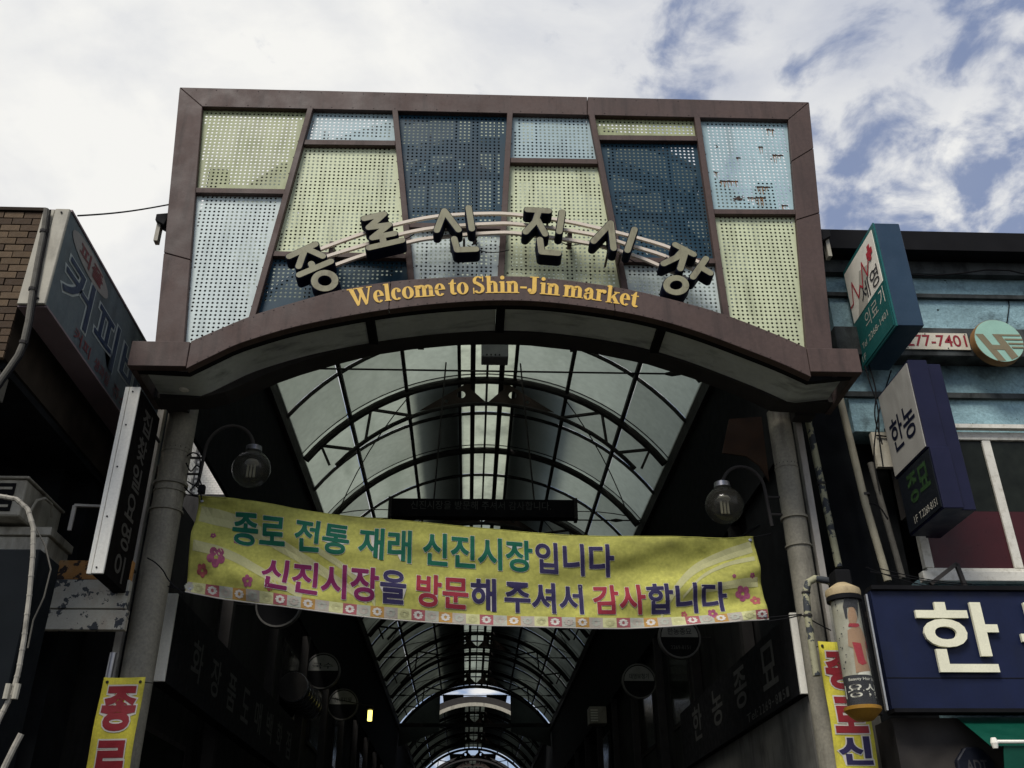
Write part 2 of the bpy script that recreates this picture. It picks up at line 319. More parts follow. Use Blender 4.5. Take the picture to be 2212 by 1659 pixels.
# text: built-in font, outlines turned into flat mesh print
_tc = {}
TSC = bpy.data.scenes.new('text_scratch')        # scratch scene for outlines, removed at the end
def tmesh(s, off):
    key = (s, off)
    if key in _tc: return _tc[key]
    cu_ = bpy.data.curves.new('txt', 'FONT'); cu_.body = s; cu_.size = 1; cu_.offset = off; cu_.resolution_u = 4; cu_.fill_mode = 'FRONT'
    o = bpy.data.objects.new('txt', cu_); TSC.collection.objects.link(o)
    TSC.view_layers[0].update(); ev = o.evaluated_get(TSC.view_layers[0].depsgraph); me = ev.to_mesh()
    vs = [(v.co.x, v.co.y) for v in me.vertices]; fs = [tuple(p.vertices) for p in me.polygons]
    ev.to_mesh_clear(); bpy.data.objects.remove(o); bpy.data.curves.remove(cu_)
    _tc[key] = (vs, fs); return vs, fs
def text(name, s, fmap, box, m, parent, off=.012, out=None, out_m=None, dep=.004, out_dep=.002, sub=0, bold=0):
    """fmap(x, y, d) -> point; the text fills box = (x0, x1, y0, y1)"""
    vs, fs = tmesh(s, off); xs = [v[0] for v in vs]; ys = [v[1] for v in vs]
    a0, a1, b0, b1 = min(xs), max(xs), min(ys), max(ys); x0, x1, y0, y1 = box
    kx, ky = (x1 - x0) / (a1 - a0), (y1 - y0) / (b1 - b0)
    def put(vs, fs, nm, mm, d, par):
        if sub:
            bm = bmesh.new(); bv = [bm.verts.new((x, y, 0)) for x, y in vs]
            for f in fs:
                try: bm.faces.new([bv[i] for i in f])
                except ValueError: pass
            for _ in range(3):
                le = [e for e in bm.edges if e.calc_length() > sub]
                if not le: break
                bmesh.ops.subdivide_edges(bm, edges=le, cuts=1); bmesh.ops.triangulate(bm, faces=[f for f in bm.faces if len(f.verts) > 3])
            bm.verts.index_update(); vs = [(v.co.x, v.co.y) for v in bm.verts]; fs = [tuple(v.index for v in f.verts) for f in bm.faces]; bm.free()
        n1_ = max(1, len(vs) // 9) if bold and len(vs) % 9 == 0 else len(vs)
        mb = MB(); mb.add([fmap(x0 + (x - a0) * kx, y0 + (y - b0) * ky, d + .0001 * (i // n1_)) for i, (x, y) in enumerate(vs)], fs)
        return obj(nm, mb, mm, par)
    def heavy(vs, fs, b):
        if not b: return vs, fs
        V = []; Fc = []
        for dx, dy in ((0, 0), (-b, 0), (b, 0), (0, -b), (0, b), (b * .7, b * .7), (-b * .7, -b * .7), (b * .7, -b * .7), (-b * .7, b * .7)):
            k = len(V); V += [(x + dx, y + dy) for x, y in vs]; Fc += [tuple(i + k for i in f) for f in fs]
        return V, Fc
    o = put(*heavy(vs, fs, bold), name, m, dep, parent)
    if out: put(*tmesh(s, out), name + '_outline', out_m, out_dep, parent)
    return o
def plane_map(O, U, V):
    O = Vector(O); U = Vector(U); V = Vector(V); n = U.cross(V).normalized()
    return lambda x, y, d: O + U * x + V * y + n * d
def face_front(O): return plane_map(O, (1, 0, 0), (0, 0, 1))     # faces the camera (-Y)
def face_right(O): return plane_map(O, (0, 1, 0), (0, 0, 1))     # faces +X
def face_left(O): return plane_map(O, (0, -1, 0), (0, 0, 1))     # faces -X
def polyp(mb, fmap, pts, d):
    mb.add([fmap(x, y, d) for x, y in pts], [tuple(range(len(pts)))])
def ribbon(mb, fmap, pts, w, d):
    for (x0, y0), (x1, y1) in zip(pts, pts[1:]):
        l = math.hypot(x1 - x0, y1 - y0) or 1; nx, ny = -(y1 - y0) / l * w / 2, (x1 - x0) / l * w / 2
        ex, ey = (x1 - x0) / l * w * .3, (y1 - y0) / l * w * .3
        polyp(mb, fmap, [(x0 + nx - ex, y0 + ny - ey), (x0 - nx - ex, y0 - ny - ey), (x1 - nx + ex, y1 - ny + ey), (x1 + nx + ex, y1 + ny + ey)], d); d += .0005
def ell(cx, cy, rx, ry, n=24, a0=0, rot=0):
    c, s_ = math.cos(rot), math.sin(rot)
    return [(cx + rx * math.cos(a0 + 2 * math.pi * k / n) * c - ry * math.sin(a0 + 2 * math.pi * k / n) * s_,
             cy + rx * math.cos(a0 + 2 * math.pi * k / n) * s_ + ry * math.sin(a0 + 2 * math.pi * k / n) * c) for k in range(n)]
def interp(tab, x):
    if x <= tab[0][0]: (a, b), (c, d) = tab[0], tab[1]
    elif x >= tab[-1][0]: (a, b), (c, d) = tab[-2], tab[-1]
    else:
        for (a, b), (c, d) in zip(tab, tab[1:]):
            if a <= x <= c: break
    return b + (d - b) * (x - a) / (c - a)
def smooth_tab(tab, n=40):
    """Catmull-Rom through the table"""
    out = []
    P = [(2 * tab[0][0] - tab[1][0], 2 * tab[0][1] - tab[1][1])] + list(tab) + [(2 * tab[-1][0] - tab[-2][0], 2 * tab[-1][1] - tab[-2][1])]
    k = max(2, n // (len(tab) - 1))
    for i in range(1, len(P) - 2):
        for j in range(k):
            t = j / k; q = []
            for c in (0, 1):
                p0, p1, p2, p3 = P[i - 1][c], P[i][c], P[i + 1][c], P[i + 2][c]
                q.append(.5 * (2 * p1 + (p2 - p0) * t + (2 * p0 - 5 * p1 + 4 * p2 - p3) * t * t + (3 * p1 - p0 - 3 * p2 + p3) * t ** 3))
            out.append(tuple(q))
    out.append(tab[-1]); return out
def hole_plate(mb, outer, holes, y, thick):
    """flat plate in the XZ plane with holes; outer [(x,z)], holes [[(x,z)..]]"""
    vs = [Vector(p) for p in outer]; ed = [(i, (i + 1) % len(outer)) for i in range(len(outer))]
    cen = []
    for h in holes:
        k = len(vs); vs += [Vector(p) for p in h]; ed += [(k + i, k + (i + 1) % len(h)) for i in range(len(h))]
        c = sum((Vector(p) for p in h), Vector((0, 0))) / len(h); cen.append(c)
    r = delaunay_2d_cdt(vs, ed, [], 1, 1e-6)
    ov, oe, of = r[0], r[1], r[2]
    hr = (Vector(holes[0][0]) - cen[0]).length * .98 if holes else 0
    grid = {}
    for c in cen: grid.setdefault((round(c.x / .02), round(c.y / .02)), []).append(c)
    keep = []
    rad = [((Vector(h[0]) - c).length * .97, c) for h, c in zip(holes, cen)]
    for f in of:
        m = sum((ov[i] for i in f), Vector((0, 0))) / len(f)
        if holes and len(holes) > 12:
            g = (round(m.x / .02), round(m.y / .02)); bad = False
            for a in (-1, 0, 1):
                for b in (-1, 0, 1):
                    for c in grid.get((g[0] + a, g[1] + b), ()):
                        if (m - c).length < hr: bad = True
            if bad: continue
        elif any((m - c).length < q for q, c in rad): continue
        keep.append(f)
    k = len(mb.v); n = len(ov)
    mb.v += [Vector((p.x, y, p.y)) for p in ov] + [Vector((p.x, y + thick, p.y)) for p in ov]
    mb.f += [tuple(k + i for i in f) for f in keep] + [tuple(k + n + i for i in reversed(f)) for f in keep]
    cnt = {}
    for f in keep:
        for a, b in zip(f, f[1:] + f[:1]): cnt.setdefault((min(a, b), max(a, b)), []).append((a, b))
    for e, l_ in cnt.items():
        if len(l_) == 1: a, b = l_[0]; mb.f.append((k + b, k + a, k + n + a, k + n + b))

# ------------------------------------------------------------------ ground
g = MB().add([(-600, -600, 0), (600, -600, 0), (600, 600, 0), (-600, 600, 0)], [(0, 1, 2, 3)])
go = obj('ground', g, asphalt); go['kind'] = 'structure'

# ------------------------------------------------------------------ market gate
X0 = .23
gate = thing('market_gate', 'brown steel market gate with arched fascia and coloured perforated panels on two pipe pillars', 'gate', (X0, 8.4, 0))
YF = 8.0
def q(pts, Y): return [at(x, y, Y) for x, y in pts]
def lerp(a, b, t): return (a[0] + (b[0] - a[0]) * t, a[1] + (b[1] - a[1]) * t)
OTL, OTR, OBL, OBR = (388, 188), (1748, 220), (333, 760), (1802, 790)
ITL, ITR, IBL, IBR = (437, 230), (1703, 258), (396, 760), (1744, 775)
def piece(name, pts, Y, th, m, bevel=.006): return obj(name, MB().prism(q(pts, Y), (0, th, 0)), m, gate, bevel=bevel)
xj = 1269; gp = .6
tx = lambda a, b, x: lerp(a, b, (x - a[0]) / (b[0] - a[0]))
piece('top_rail', [OTL, tx(OTL, OTR, xj - gp), tx(ITL, ITR, xj - gp), ITL], YF, .14, brown)
piece('top_rail', [tx(OTL, OTR, xj + gp), OTR, ITR, tx(ITL, ITR, xj + gp)], YF, .14, brown)
for (o0, o1, i0, i1, cuts) in ((OTL, OBL, ITL, IBL, [0, .625, 1]), (OTR, OBR, ITR, IBR, [0, .175, .42, 1])):
    for k in range(len(cuts) - 1):
        a, b = cuts[k] + .0011, cuts[k + 1] - .0011
        piece('stile', [lerp(o0, o1, a), lerp(i0, i1, a), lerp(i0, i1, b), lerp(o0, o1, b)], YF + .002, .14, brown)
MUL = [(ITL, (398, 737)), ((671, 233), (545, 681)), ((853, 238), (888, 602)), ((1102, 243), (1082, 595)), ((1278, 248), (1350, 622)), ((1506, 254), (1569, 678)), (ITR, (1742, 750))]
def mx_(k, y): (a, b), (c, d) = MUL[k]; return a + (c - a) * (y - b) / (d - b)
BT = [(400, 737), (548, 680), (649, 649), (754, 622), (893, 603), (1085, 596), (1206, 603), (1343, 622), (1458, 648), (1562, 678), (1674, 721), (1742, 751)]
BTs = smooth_tab(BT, 60)
topl = lambda x: 230 + (x - 437) * 28 / 1266
botl = lambda x: interp(BTs, x) + 24
def tr(x0, y0, x1, y1): return lambda x: y0 + (x - x0) * (y1 - y0) / (x1 - x0)
T1 = tr(423, 410, 618, 413); T2a = tr(662, 306, 853, 308); T2b = tr(594, 547, 879, 552); T3 = tr(882, 485, 1081, 489)
T4 = tr(1103, 345, 1292, 348); T5a = tr(1288, 296, 1506, 298); T5b = tr(1346, 560, 1546, 563); T6 = tr(1542, 456, 1720, 457)
def hit(k, f, dx=0):
    y = 400
    for _ in range(6): y = f(mx_(k, y) + dx)
    return (mx_(k, y) + dx, y)
HW = 6
for k in range(1, 6):                                   # slanted mullions
    a = hit(k, topl); b = hit(k, botl)
    piece('mullion', [(a[0] - HW, a[1] - 3), (a[0] + HW, a[1] - 3), (b[0] + HW + 1, b[1]), (b[0] - HW - 1, b[1])], YF - .012, .16, brown, .004)
for c, fn in ((0, T1), (1, T2a), (1, T2b), (2, T3), (3, T4), (4, T5a), (4, T5b), (5, T6)):
    a = hit(c, fn, HW if c else 0); b = hit(c + 1, fn, -HW if c < 5 else 0)
    piece('transom', [(a[0], a[1] - 5), (b[0], b[1] - 5), (b[0], b[1] + 6), (a[0], a[1] + 6)], YF + .004, .12, brown, .004)
cells = [(0, topl, T1, p_olive), (0, T1, botl, p_pale), (1, topl, T2a, p_blue), (1, T2a, T2b, p_cream), (1, T2b, botl, p_teal), (2, topl, T3, p_teal), (2, T3, botl, p_pale),
         (3, topl, T4, p_blue), (3, T4, botl, p_cream), (4, topl, T5a, p_olive), (4, T5a, T5b, p_teal), (4, T5b, botl, p_pale), (5, topl, T6, p_rusty), (5, T6, botl, p_cream)]
PITCH, HR = .0470, .0124
for c, ft, fb, m in cells:
    dl = 4 if c else 0; dr = -4 if c < 5 else 0
    pts = []
    for j in range(5):
        a = hit(c, ft, dl); b = hit(c + 1, ft, dr); x = a[0] + (b[0] - a[0]) * j / 4; pts.append((x, ft(x)))
    for j in range(9):
        a = hit(c + 1, fb, dr); b = hit(c, fb, dl); x = a[0] + (b[0] - a[0]) * j / 8; pts.append((x, fb(x)))
    poly = [(p.x, p.z) for p in q(pts, YF + .06)]
    n = len(poly); inner = []
    xs = [p[0] for p in poly]; zs = [p[1] for p in poly]
    xc = (min(xs) + max(xs)) / 2; zt = max(zs)
    def inside(x, z, mgn):
        sgn = None
        for i in range(n):
            (ax, az), (bx, bz) = poly[i], poly[(i + 1) % n]; l_ = math.hypot(bx - ax, bz - az)
            if l_ < 1e-6: continue
            d = ((bx - ax) * (z - az) - (bz - az) * (x - ax)) / l_
            if d > -mgn: return False                  # clockwise polygon, inside is negative
        return True
    holes = []
    nz = int((max(zs) - min(zs)) / PITCH) + 2; nx = int((max(xs) - min(xs)) / PITCH / 2) + 2
    for iz in range(nz):
        z = zt - .055 - iz * PITCH
        for ix in range(-nx, nx + 1):
            x = xc + ix * PITCH
            if inside(x, z, .046): holes.append([(x + HR * math.cos(.785 * k), z + HR * math.sin(.785 * k)) for k in range(8)])
    mb = MB(); hole_plate(mb, poly, holes, YF + .06, .004)
    po = obj('perforated_panel', mb, m, gate)
    po['label'] = {'panel_olive': 'olive', 'panel_pale_blue': 'pale blue', 'panel_blue': 'light blue', 'panel_cream': 'cream', 'panel_dark_teal': 'dark teal', 'panel_rusty_blue': 'rust-streaked light blue'}[m.name] + ' perforated metal panel'
    # fixing screws along the panel edge
    mb = MB()
    for i in range(n):
        (ax, az), (bx, bz) = poly[i], poly[(i + 1) % n]; l_ = math.hypot(bx - ax, bz - az)
        if az < 7.3 and bz < 7.3: continue
        for j in range(1, int(l_ / .28) + 1):
            t = j / (int(l_ / .28) + 1); x = ax + (bx - ax) * t; z = az + (bz - az) * t; d = Vector((xc - x, 0, sum(zs) / n - z)).normalized() * .018
            mb.box(x + d.x - .004, x + d.x + .004, YF + .055, YF + .061, z + d.z - .004, z + d.z + .004)
    if mb.v: obj('screws', mb, brown_d, po)['kind'] = 'stuff'
# rusted runs on the upper right panel: dark lines between hole rows with drips below
rz = random.Random(11); rm_d = mat('rust_dark', (.035, .022, .016), .9, var=.3); rm_o = mat('rust_orange', (.25, .11, .03), .9, var=.4, scale=20)
pan = [o for o in gate.children if o.name.startswith('perforated_panel') and o.data.materials[0] == p_rusty][0]
for (pa, pb2, py) in ((1555, 1594, 391), (1614, 1654, 427), (1668, 1692, 335), (1655, 1672, 280), (1638, 1648, 318), (1634, 1664, 404), (1688, 1702, 444), (1541, 1552, 372), (1590, 1600, 341)):
    a = at(pa, py, YF + .058); b = at(pb2, py, YF + .058); n_ = max(2, int((b.x - a.x) / .012)); up = []; dn = []
    for k in range(n_ + 1):
        x = a.x + (b.x - a.x) * k / n_; up.append((x, YF + .0572, a.z + rz.uniform(.004, .016))); dn.append((x, YF + .0572, a.z - rz.uniform(.004, .014)))
    obj('rust_line', MB().add(up + dn, [(k, k + 1, n_ + 2 + k, n_ + 1 + k) for k in range(n_)]), rm_d, pan)
    mb = MB()
    for k in range(max(1, int((b.x - a.x) / .026))):
        x = a.x + .012 + k * .026 + rz.uniform(-.006, .006); l_ = rz.uniform(.03, .12); w = rz.uniform(.003, .007)
        mb.add([(x - w, YF + .0576 - .0001 * k, a.z), (x + w, YF + .0576 - .0001 * k, a.z), (x + w * .4, YF + .0576 - .0001 * k, a.z - l_), (x - w * .4, YF + .0576 - .0001 * k, a.z - l_)], [(0, 1, 2, 3)])
    obj('rust_drips', mb, rm_o, pan)['kind'] = 'stuff'
# steelwork behind the panels
for x in (-1.75, -.55, 1.0, 2.2): obj('back_post', MB().box(x - .03, x + .03, 8.42, 8.48, 6.6, 9.45), steel_d, gate)
for z in (7.55, 8.30): obj('back_rail', MB().box(-2.75, 3.2, 8.36, 8.415, z - .025, z + .025), steel_d, gate)
for a, b in (((-2.8, 7.0), (-1.75, 8.45)), ((-1.75, 7.55), (-.55, 9.3)), ((2.2, 7.55), (1.0, 9.3)), ((3.2, 7.0), (2.2, 8.45)), ((-.5, 7.6), (.95, 8.4))):
    obj('back_brace', MB().bar((a[0], 8.56, a[1]), (b[0], 8.56, b[1]), .06), steel_d, gate)
# arched fascia
YB = 7.6
bt = [at(x, y, YB) for x, y in smooth_tab([(412, 737), (470, 712)] + BT[1:-1] + [(1742, 751)], 66)]
BB = smooth_tab([(408, 793), (460, 768), (517, 742), (625, 709), (733, 686), (841, 668), (960, 655), (1083, 649), (1206, 655), (1369, 679), (1497, 713), (1617, 757), (1690, 786), (1739, 808)], 66)
bb = [at(x, y, YB) for x, y in BB]
def z_of(tab, x): return interp([(p.x, p.z) for p in tab], x)
xl, xr = -2.575, 3.078
XS = [xl + (xr - xl) * i / 64 for i in range(65)]
zt_ = [z_of(bt, x) for x in XS]; zb_ = [z_of(bb, x) for x in XS]
def strip_solid(xs, lo, hi, y0, y1):
    mb = MB(); n = len(xs); vs = []
    for x, a, b in zip(xs, lo, hi): vs += [(x, y0, a), (x, y0, b), (x, y1, b), (x, y1, a)]
    fs = [(4 * i + k, 4 * i + (k + 1) % 4, 4 * i + 4 + (k + 1) % 4, 4 * i + 4 + k) for i in range(n - 1) for k in range(4)]
    return mb.add(vs, fs + [(0, 1, 2, 3), tuple(4 * (n - 1) + k for k in (3, 2, 1, 0))])
cut = [0, 20, 44, 64]
for a, b in zip(cut, cut[1:]):
    xs = XS[a:b + 1]; xs = [xs[0] + .0025] + xs[1:-1] + [xs[-1] - .0025]
    obj('arch_fascia', strip_solid(xs, zb_[a:b + 1], zt_[a:b + 1], YB, YB + .09), brown, gate, bevel=.004)
ZEL, ZEH = 5.87, 6.127
obj('fascia_end', MB().box(-3.095, xl - .003, YB - .002, YB + .09, ZEL, ZEH), brown, gate, bevel=.005)
obj('fascia_end', MB().box(xr + .003, 3.562, YB - .002, YB + .09, 5.912, 6.166), brown, gate, bevel=.005)
obj('end_cheek', MB().box(-3.09, -3.04, YB + .092, 8.46, ZEL, ZEH - .004), brown_d, gate)
obj('end_cheek', MB().box(3.50, 3.555, YB + .092, 8.46, 5.912, 6.16), brown_d, gate)
def ext(vals, l_, r_): return [l_] + vals + [r_]
XE = ext(XS, -3.035, 3.495)
lo = ext(zb_, ZEL, 5.912); hi = ext(zt_, ZEH, 6.166)
obj('shadow_lip', strip_solid(XE, [z + .004 for z in lo], [z + .02 for z in lo], YB + .091, YB + .16), black, gate)  # black lip stands in for the shadow gap behind the fascia
obj('canopy_cover', strip_solid(XE, [z - .03 for z in hi], [z - .01 for z in hi], YB + .092, 8.0), brown_d, gate)
ribx = [-3.03, -1.0, .24, 1.78, 3.49]
for a, b in zip(ribx, ribx[1:]):
    xs = [a + .045 + (b - a - .09) * i / 20 for i in range(21)]; zz = [interp(list(zip(XE, lo)), x) for x in xs]
    obj('soffit_panel', strip_solid(xs, [z + .045 for z in zz], [z + .055 for z in zz], YB + .165, 8.21), soffit_m, gate, smooth=True)
for x in ribx[1:-1]:
    z = interp(list(zip(XE, lo)), x); obj('soffit_rib', MB().box(x - .042, x + .042, YB + .165, 8.21, z + .02, z + .1), black, gate)
YK = 8.46
bk = [at(x, y, YK) for x, y in [(345, 885), (440, 885), (500, 872), (597, 829), (654, 809), (730, 787), (805, 768), (890, 755), (985, 746), (1065, 744), (1138, 746), (1266, 760), (1398, 787), (1497, 818), (1600, 858), (1668, 890), (1778, 893)]]
bz = lambda x: z_of(bk, x)
XK = [-3.035 + (3.495 + 3.035) * i / 60 for i in range(61)]
obj('back_beam', strip_solid(XK, [bz(x) for x in XK], [max(interp(list(zip(XE, lo)), x) + .12, bz(x) + .1) for x in XK], 8.215, YK), steel_d, gate)
obj('soffit_lamp', MB().lathe([(.03, 0), (.05, .012), (.05, .03)], at(262, 792, 7.6) + Vector((.42, .5, .03)), 12), white_paint, gate)
# pipe pillars
def pillar(cx, rr0, rings, side):
    p = obj('pillar', MB().tube([(cx, 8.7, z) for z in (0, 1.5, 3, 4.5, 6.05)], rr0, 28), pillar_m, gate, smooth=True)
    for z, h, rr in rings:
        obj('flange_ring', MB().lathe([(rr0 + .001, z - h), (rr0 + rr, z - h), (rr0 + rr, z + h), (rr0 + .001, z + h)], (cx, 8.7, 0), 28), pillar_m, p, smooth=True)
        if h < .006:
            mb = MB()
            for k in range(18):
                a = k * 2 * math.pi / 18; c = Vector((cx + (rr0 + .002) * math.cos(a), 8.7 + (rr0 + .002) * math.sin(a), z + .035))
                mb.lathe([(.004, -.004), (.004, .004)], c, 6)
            obj('rivets', mb, steel_d, p)['kind'] = 'stuff'
    obj('pillar_base', MB().lathe([(rr0 + .1, 0), (rr0 + .1, .03), (rr0 + .02, .05), (rr0 + .004, .2)], (cx, 8.7, 0), 24), pillar_m, p)
    x = cx + side * (rr0 + .07)
    obj('side_strip', MB().box(x - .032, x + .032, 8.66, 8.74, 0, 6.05), strip_m, gate, bevel=.004)
def zpx(px, py, Y=8.55): return at(px, py, Y).z
pillar(-2.893, .140, [(zpx(390, 968), .004, .006), (zpx(380, 1035), .014, .02), (zpx(380, 1052), .007, .012), (zpx(360, 1093), .010, .017)], -1)
pillar(3.108, .112, [(zpx(1695, 1000), .004, .006), (zpx(1715, 1108), .012, .018), (zpx(1720, 1170), .008, .015)], 1)
kp = q([(1575, 905), (1645, 900), (1662, 1040), (1640, 1005), (1612, 985), (1560, 978)], 9.0); obj('knee_plate', MB().prism(kp, (0, .02, 0)), mat('knee_rust', (.04, .022, .013), .8, var=.3), gate)
obj('gate_post', MB().box(-3.0, -2.8, 8.47, 8.62, 5.9, 8.9), steel_d, gate); obj('gate_post', MB().box(3.2, 3.4, 8.47, 8.62, 5.9, 8.9), steel_d, gate)

# screw heads along rails and fascia
scr = MB()
for i in range(60):
    t = (i + .5) / 60; a = lerp(OTL, OTR, t); b = lerp(ITL, ITR, min(1, max(0, (a[0] - 437) / 1266)))
    p = at(*lerp(a, b, .12 if i % 2 else .88), YF); scr.box(p.x - .005, p.x + .005, YF - .004, YF, p.z - .005, p.z + .005)
for x, a, b in list(zip(XS, zb_, zt_))[1:-1]:
    for z in (a + .02, b - .02): scr.box(x - .0045, x + .0045, YB - .004, YB, z - .0045, z + .0045)
obj('screw_heads', scr, brown_d, gate)['kind'] = 'stuff'
# gold lettering on the fascia (bold serif capitals and lower case, flat print)
def ring(cx, cy, ox, oy, ix, iy, a0, a1, n=14):
    o = []
    for k in range(n):
        t0 = R_(a0 + (a1 - a0) * k / n); t1 = R_(a0 + (a1 - a0) * (k + 1) / n)
        o.append([(cx + ox * math.cos(t0), cy + oy * math.sin(t0)), (cx + ox * math.cos(t1), cy + oy * math.sin(t1)), (cx + ix * math.cos(t1), cy + iy * math.sin(t1)), (cx + ix * math.cos(t0), cy + iy * math.sin(t0))])
    return o
def rc(x0, x1, y0, y1): return [[(x0, y0), (x1, y0), (x1, y1), (x0, y1)]]
def dot(x, y, r): return [ell(x, y, r, r, 12)]
foot = lambda x, w=.25: rc(x, x + w, 0, .04)
flag = lambda y: [[(.0, y - .035), (.075, y - .06), (.075, y), (.05, y + .005)]]
arch = ring(.30, .285, .185, .185, .045, .125, 0, 165)
sh = lambda ps, dx: [[(x + dx, y) for x, y in p] for p in ps]
GL = {
 'W': (1.0, [[(.07, .66), (.24, .66), (.42, .03), (.345, -.02)], [(.36, -.02), (.42, .03), (.545, .44), (.52, .53)], [(.41, .66), (.58, .66), (.75, .03), (.675, -.02)], [(.69, -.02), (.75, .03), (.93, .66), (.885, .66)]] + rc(0, .31, .64, .68) + rc(.35, .65, .64, .68) + rc(.8, 1.0, .64, .68)),
 'e': (.444, ring(.225, .225, .205, .245, .075, .205, 0, 318, 20) + rc(.13, .43, .225, .262)),
 'l': (.278, rc(.07, .21, 0, .68) + foot(.015) + flag(.675)),
 'c': (.444, ring(.235, .225, .21, .245, .075, .205, 50, 318, 18) + dot(.335, .355, .07)),
 'o': (.5, ring(.25, .225, .23, .245, .095, .21, 0, 360, 24)),
 'n': (.556, rc(.07, .205, 0, .46) + rc(.345, .48, 0, .30) + arch + foot(.01) + foot(.29) + flag(.455)),
 'm': (.833, rc(.07, .205, 0, .46) + rc(.345, .48, 0, .30) + rc(.62, .755, 0, .30) + arch + sh(arch, .275) + foot(.01) + foot(.29) + foot(.565) + flag(.455)),
 'h': (.556, rc(.07, .205, 0, .68) + rc(.345, .48, 0, .30) + arch + foot(.01) + foot(.29) + flag(.675)),
 'i': (.278, rc(.07, .21, 0, .46) + foot(.015) + flag(.455) + dot(.14, .605, .078)),
 't': (.333, rc(.085, .22, .1, .46) + [[(.085, .46), (.22, .46), (.22, .6), (.19, .6)]] + rc(.02, .31, .415, .46) + ring(.225, .13, .14, .14, .02, .085, 180, 320, 10)),
 'S': (.556, ring(.27, .50, .215, .185, .10, .14, 35, 230, 16) + ring(.285, .185, .22, .195, .10, .145, -150, 55, 16) + [[(.09, .42), (.17, .36), (.40, .235), (.46, .30), (.40, .36), (.2, .47)]] + rc(.445, .47, .46, .69) + rc(.055, .08, -.01, .22)),
 'J': (.5, rc(.2, .355, .14, .66) + rc(.1, .45, .64, .68) + ring(.185, .14, .17, .16, .015, .115, 200, 360, 12) + dot(.085, .12, .075)),
 '-': (.333, rc(.04, .29, .19, .265)),
 'a': (.5, rc(.265, .395, .03, .32) + ring(.235, .305, .16, .165, .03, .13, 0, 165, 10) + dot(.11, .34, .06) + ring(.195, .125, .165, .145, .06, .105, 55, 330, 16) + rc(.38, .48, 0, .05)),
 'r': (.444, rc(.07, .205, 0, .46) + foot(.01) + flag(.455) + ring(.31, .30, .17, .165, .07, .10, 80, 165, 8) + dot(.355, .385, .075)),
 'k': (.556, rc(.07, .205, 0, .68) + flag(.675) + foot(.01) + [[(.19, .15), (.19, .22), (.40, .44), (.46, .44)], [(.235, .25), (.315, .34), (.53, .03), (.385, .03)]] + rc(.32, .53, .42, .46) + rc(.335, .57, 0, .04)),
 ' ': (.13, [])}
msg = 'Welcome to Shin-Jin market'
tot = sum(GL[c][0] for c in msg)
xa, xb = at(757, 640, YB).x, at(1374, 640, YB).x
base_c = [(x, a + (b - a) * .30) for x, a, b in zip(XS, zb_, zt_)]
arc = [(0, xa)]; x = xa; s_ = 0
while x < xb:
    x2 = x + .01; s_ += math.hypot(.01, interp(base_c, x2) - interp(base_c, x)); arc.append((s_, x2)); x = x2
K = s_ / tot; mb = MB(); pen = 0; lay = 0
def word():
    global mb
    if mb.v: obj('lettering', mb, gold, gate)['label'] = 'gold serif word printed on the arched fascia'
    mb = MB()
KH = .235 / .68 * .83
for ch in msg:
    w, ps = GL[ch]
    if ch == ' ': word()
    xm = interp(arc, (pen + w / 2) * K); zm = interp(base_c, xm); sl = (interp(base_c, xm + .08) - interp(base_c, xm - .08)) / .16; an = math.atan(sl) * .85; ca, sa = math.cos(an), math.sin(an)
    for p in [[(x + o_, y) for x, y in p_] for p_ in ps for o_ in (-.012, .012)]:
        lay = (lay + 1) % 48
        mb.add([(xm + (x - w / 2) * K * ca - y * KH * sa, YB - .0025 - .00012 * lay, zm + (x - w / 2) * K * sa + y * KH * ca) for x, y in p], [tuple(range(len(p)))])
    pen += w
word()

# ------------------------------------------------------------------ raised channel letters on three rails
sign = thing('channel_letter_sign', 'six cream and navy raised letters on three curved rails above the arched fascia', 'sign', (X0, 7.8, 7.0))
rails = [[(640, 562), (692, 539), (785, 505), (850, 487), (943, 468), (1062, 462), (1130, 466), (1220, 478), (1294, 494), (1375, 514), (1449, 537), (1510, 568)],
         [(660, 573), (706, 555), (793, 528), (860, 508), (938, 493), (1062, 484), (1130, 486), (1274, 506), (1368, 533), (1433, 553), (1505, 586)],
         [(680, 592), (723, 574), (791, 550), (878, 525), (938, 514), (1062, 504), (1130, 506), (1271, 526), (1364, 551), (1425, 575), (1490, 606)]]
for r in rails:
    obj('rail', MB().sweep([at(x, y, 7.84) for x, y in smooth_tab(r, 44)], .03, .034), cream_rail, sign)
z8 = lambda x, y: (584 + .216 * x, 424.7 + .216 * y)
z5 = lambda x, y: (1061.8 + .36 * x, 177 + .36 * y)
def ringpts(f, cx, cy, rx, ry, n=20): return [f(cx + rx * math.cos(2 * math.pi * k / n), cy + ry * math.sin(2 * math.pi * k / n)) for k in range(n + 1)]
A = lambda f, *s: [[f(*p) for p in st] for st in s]
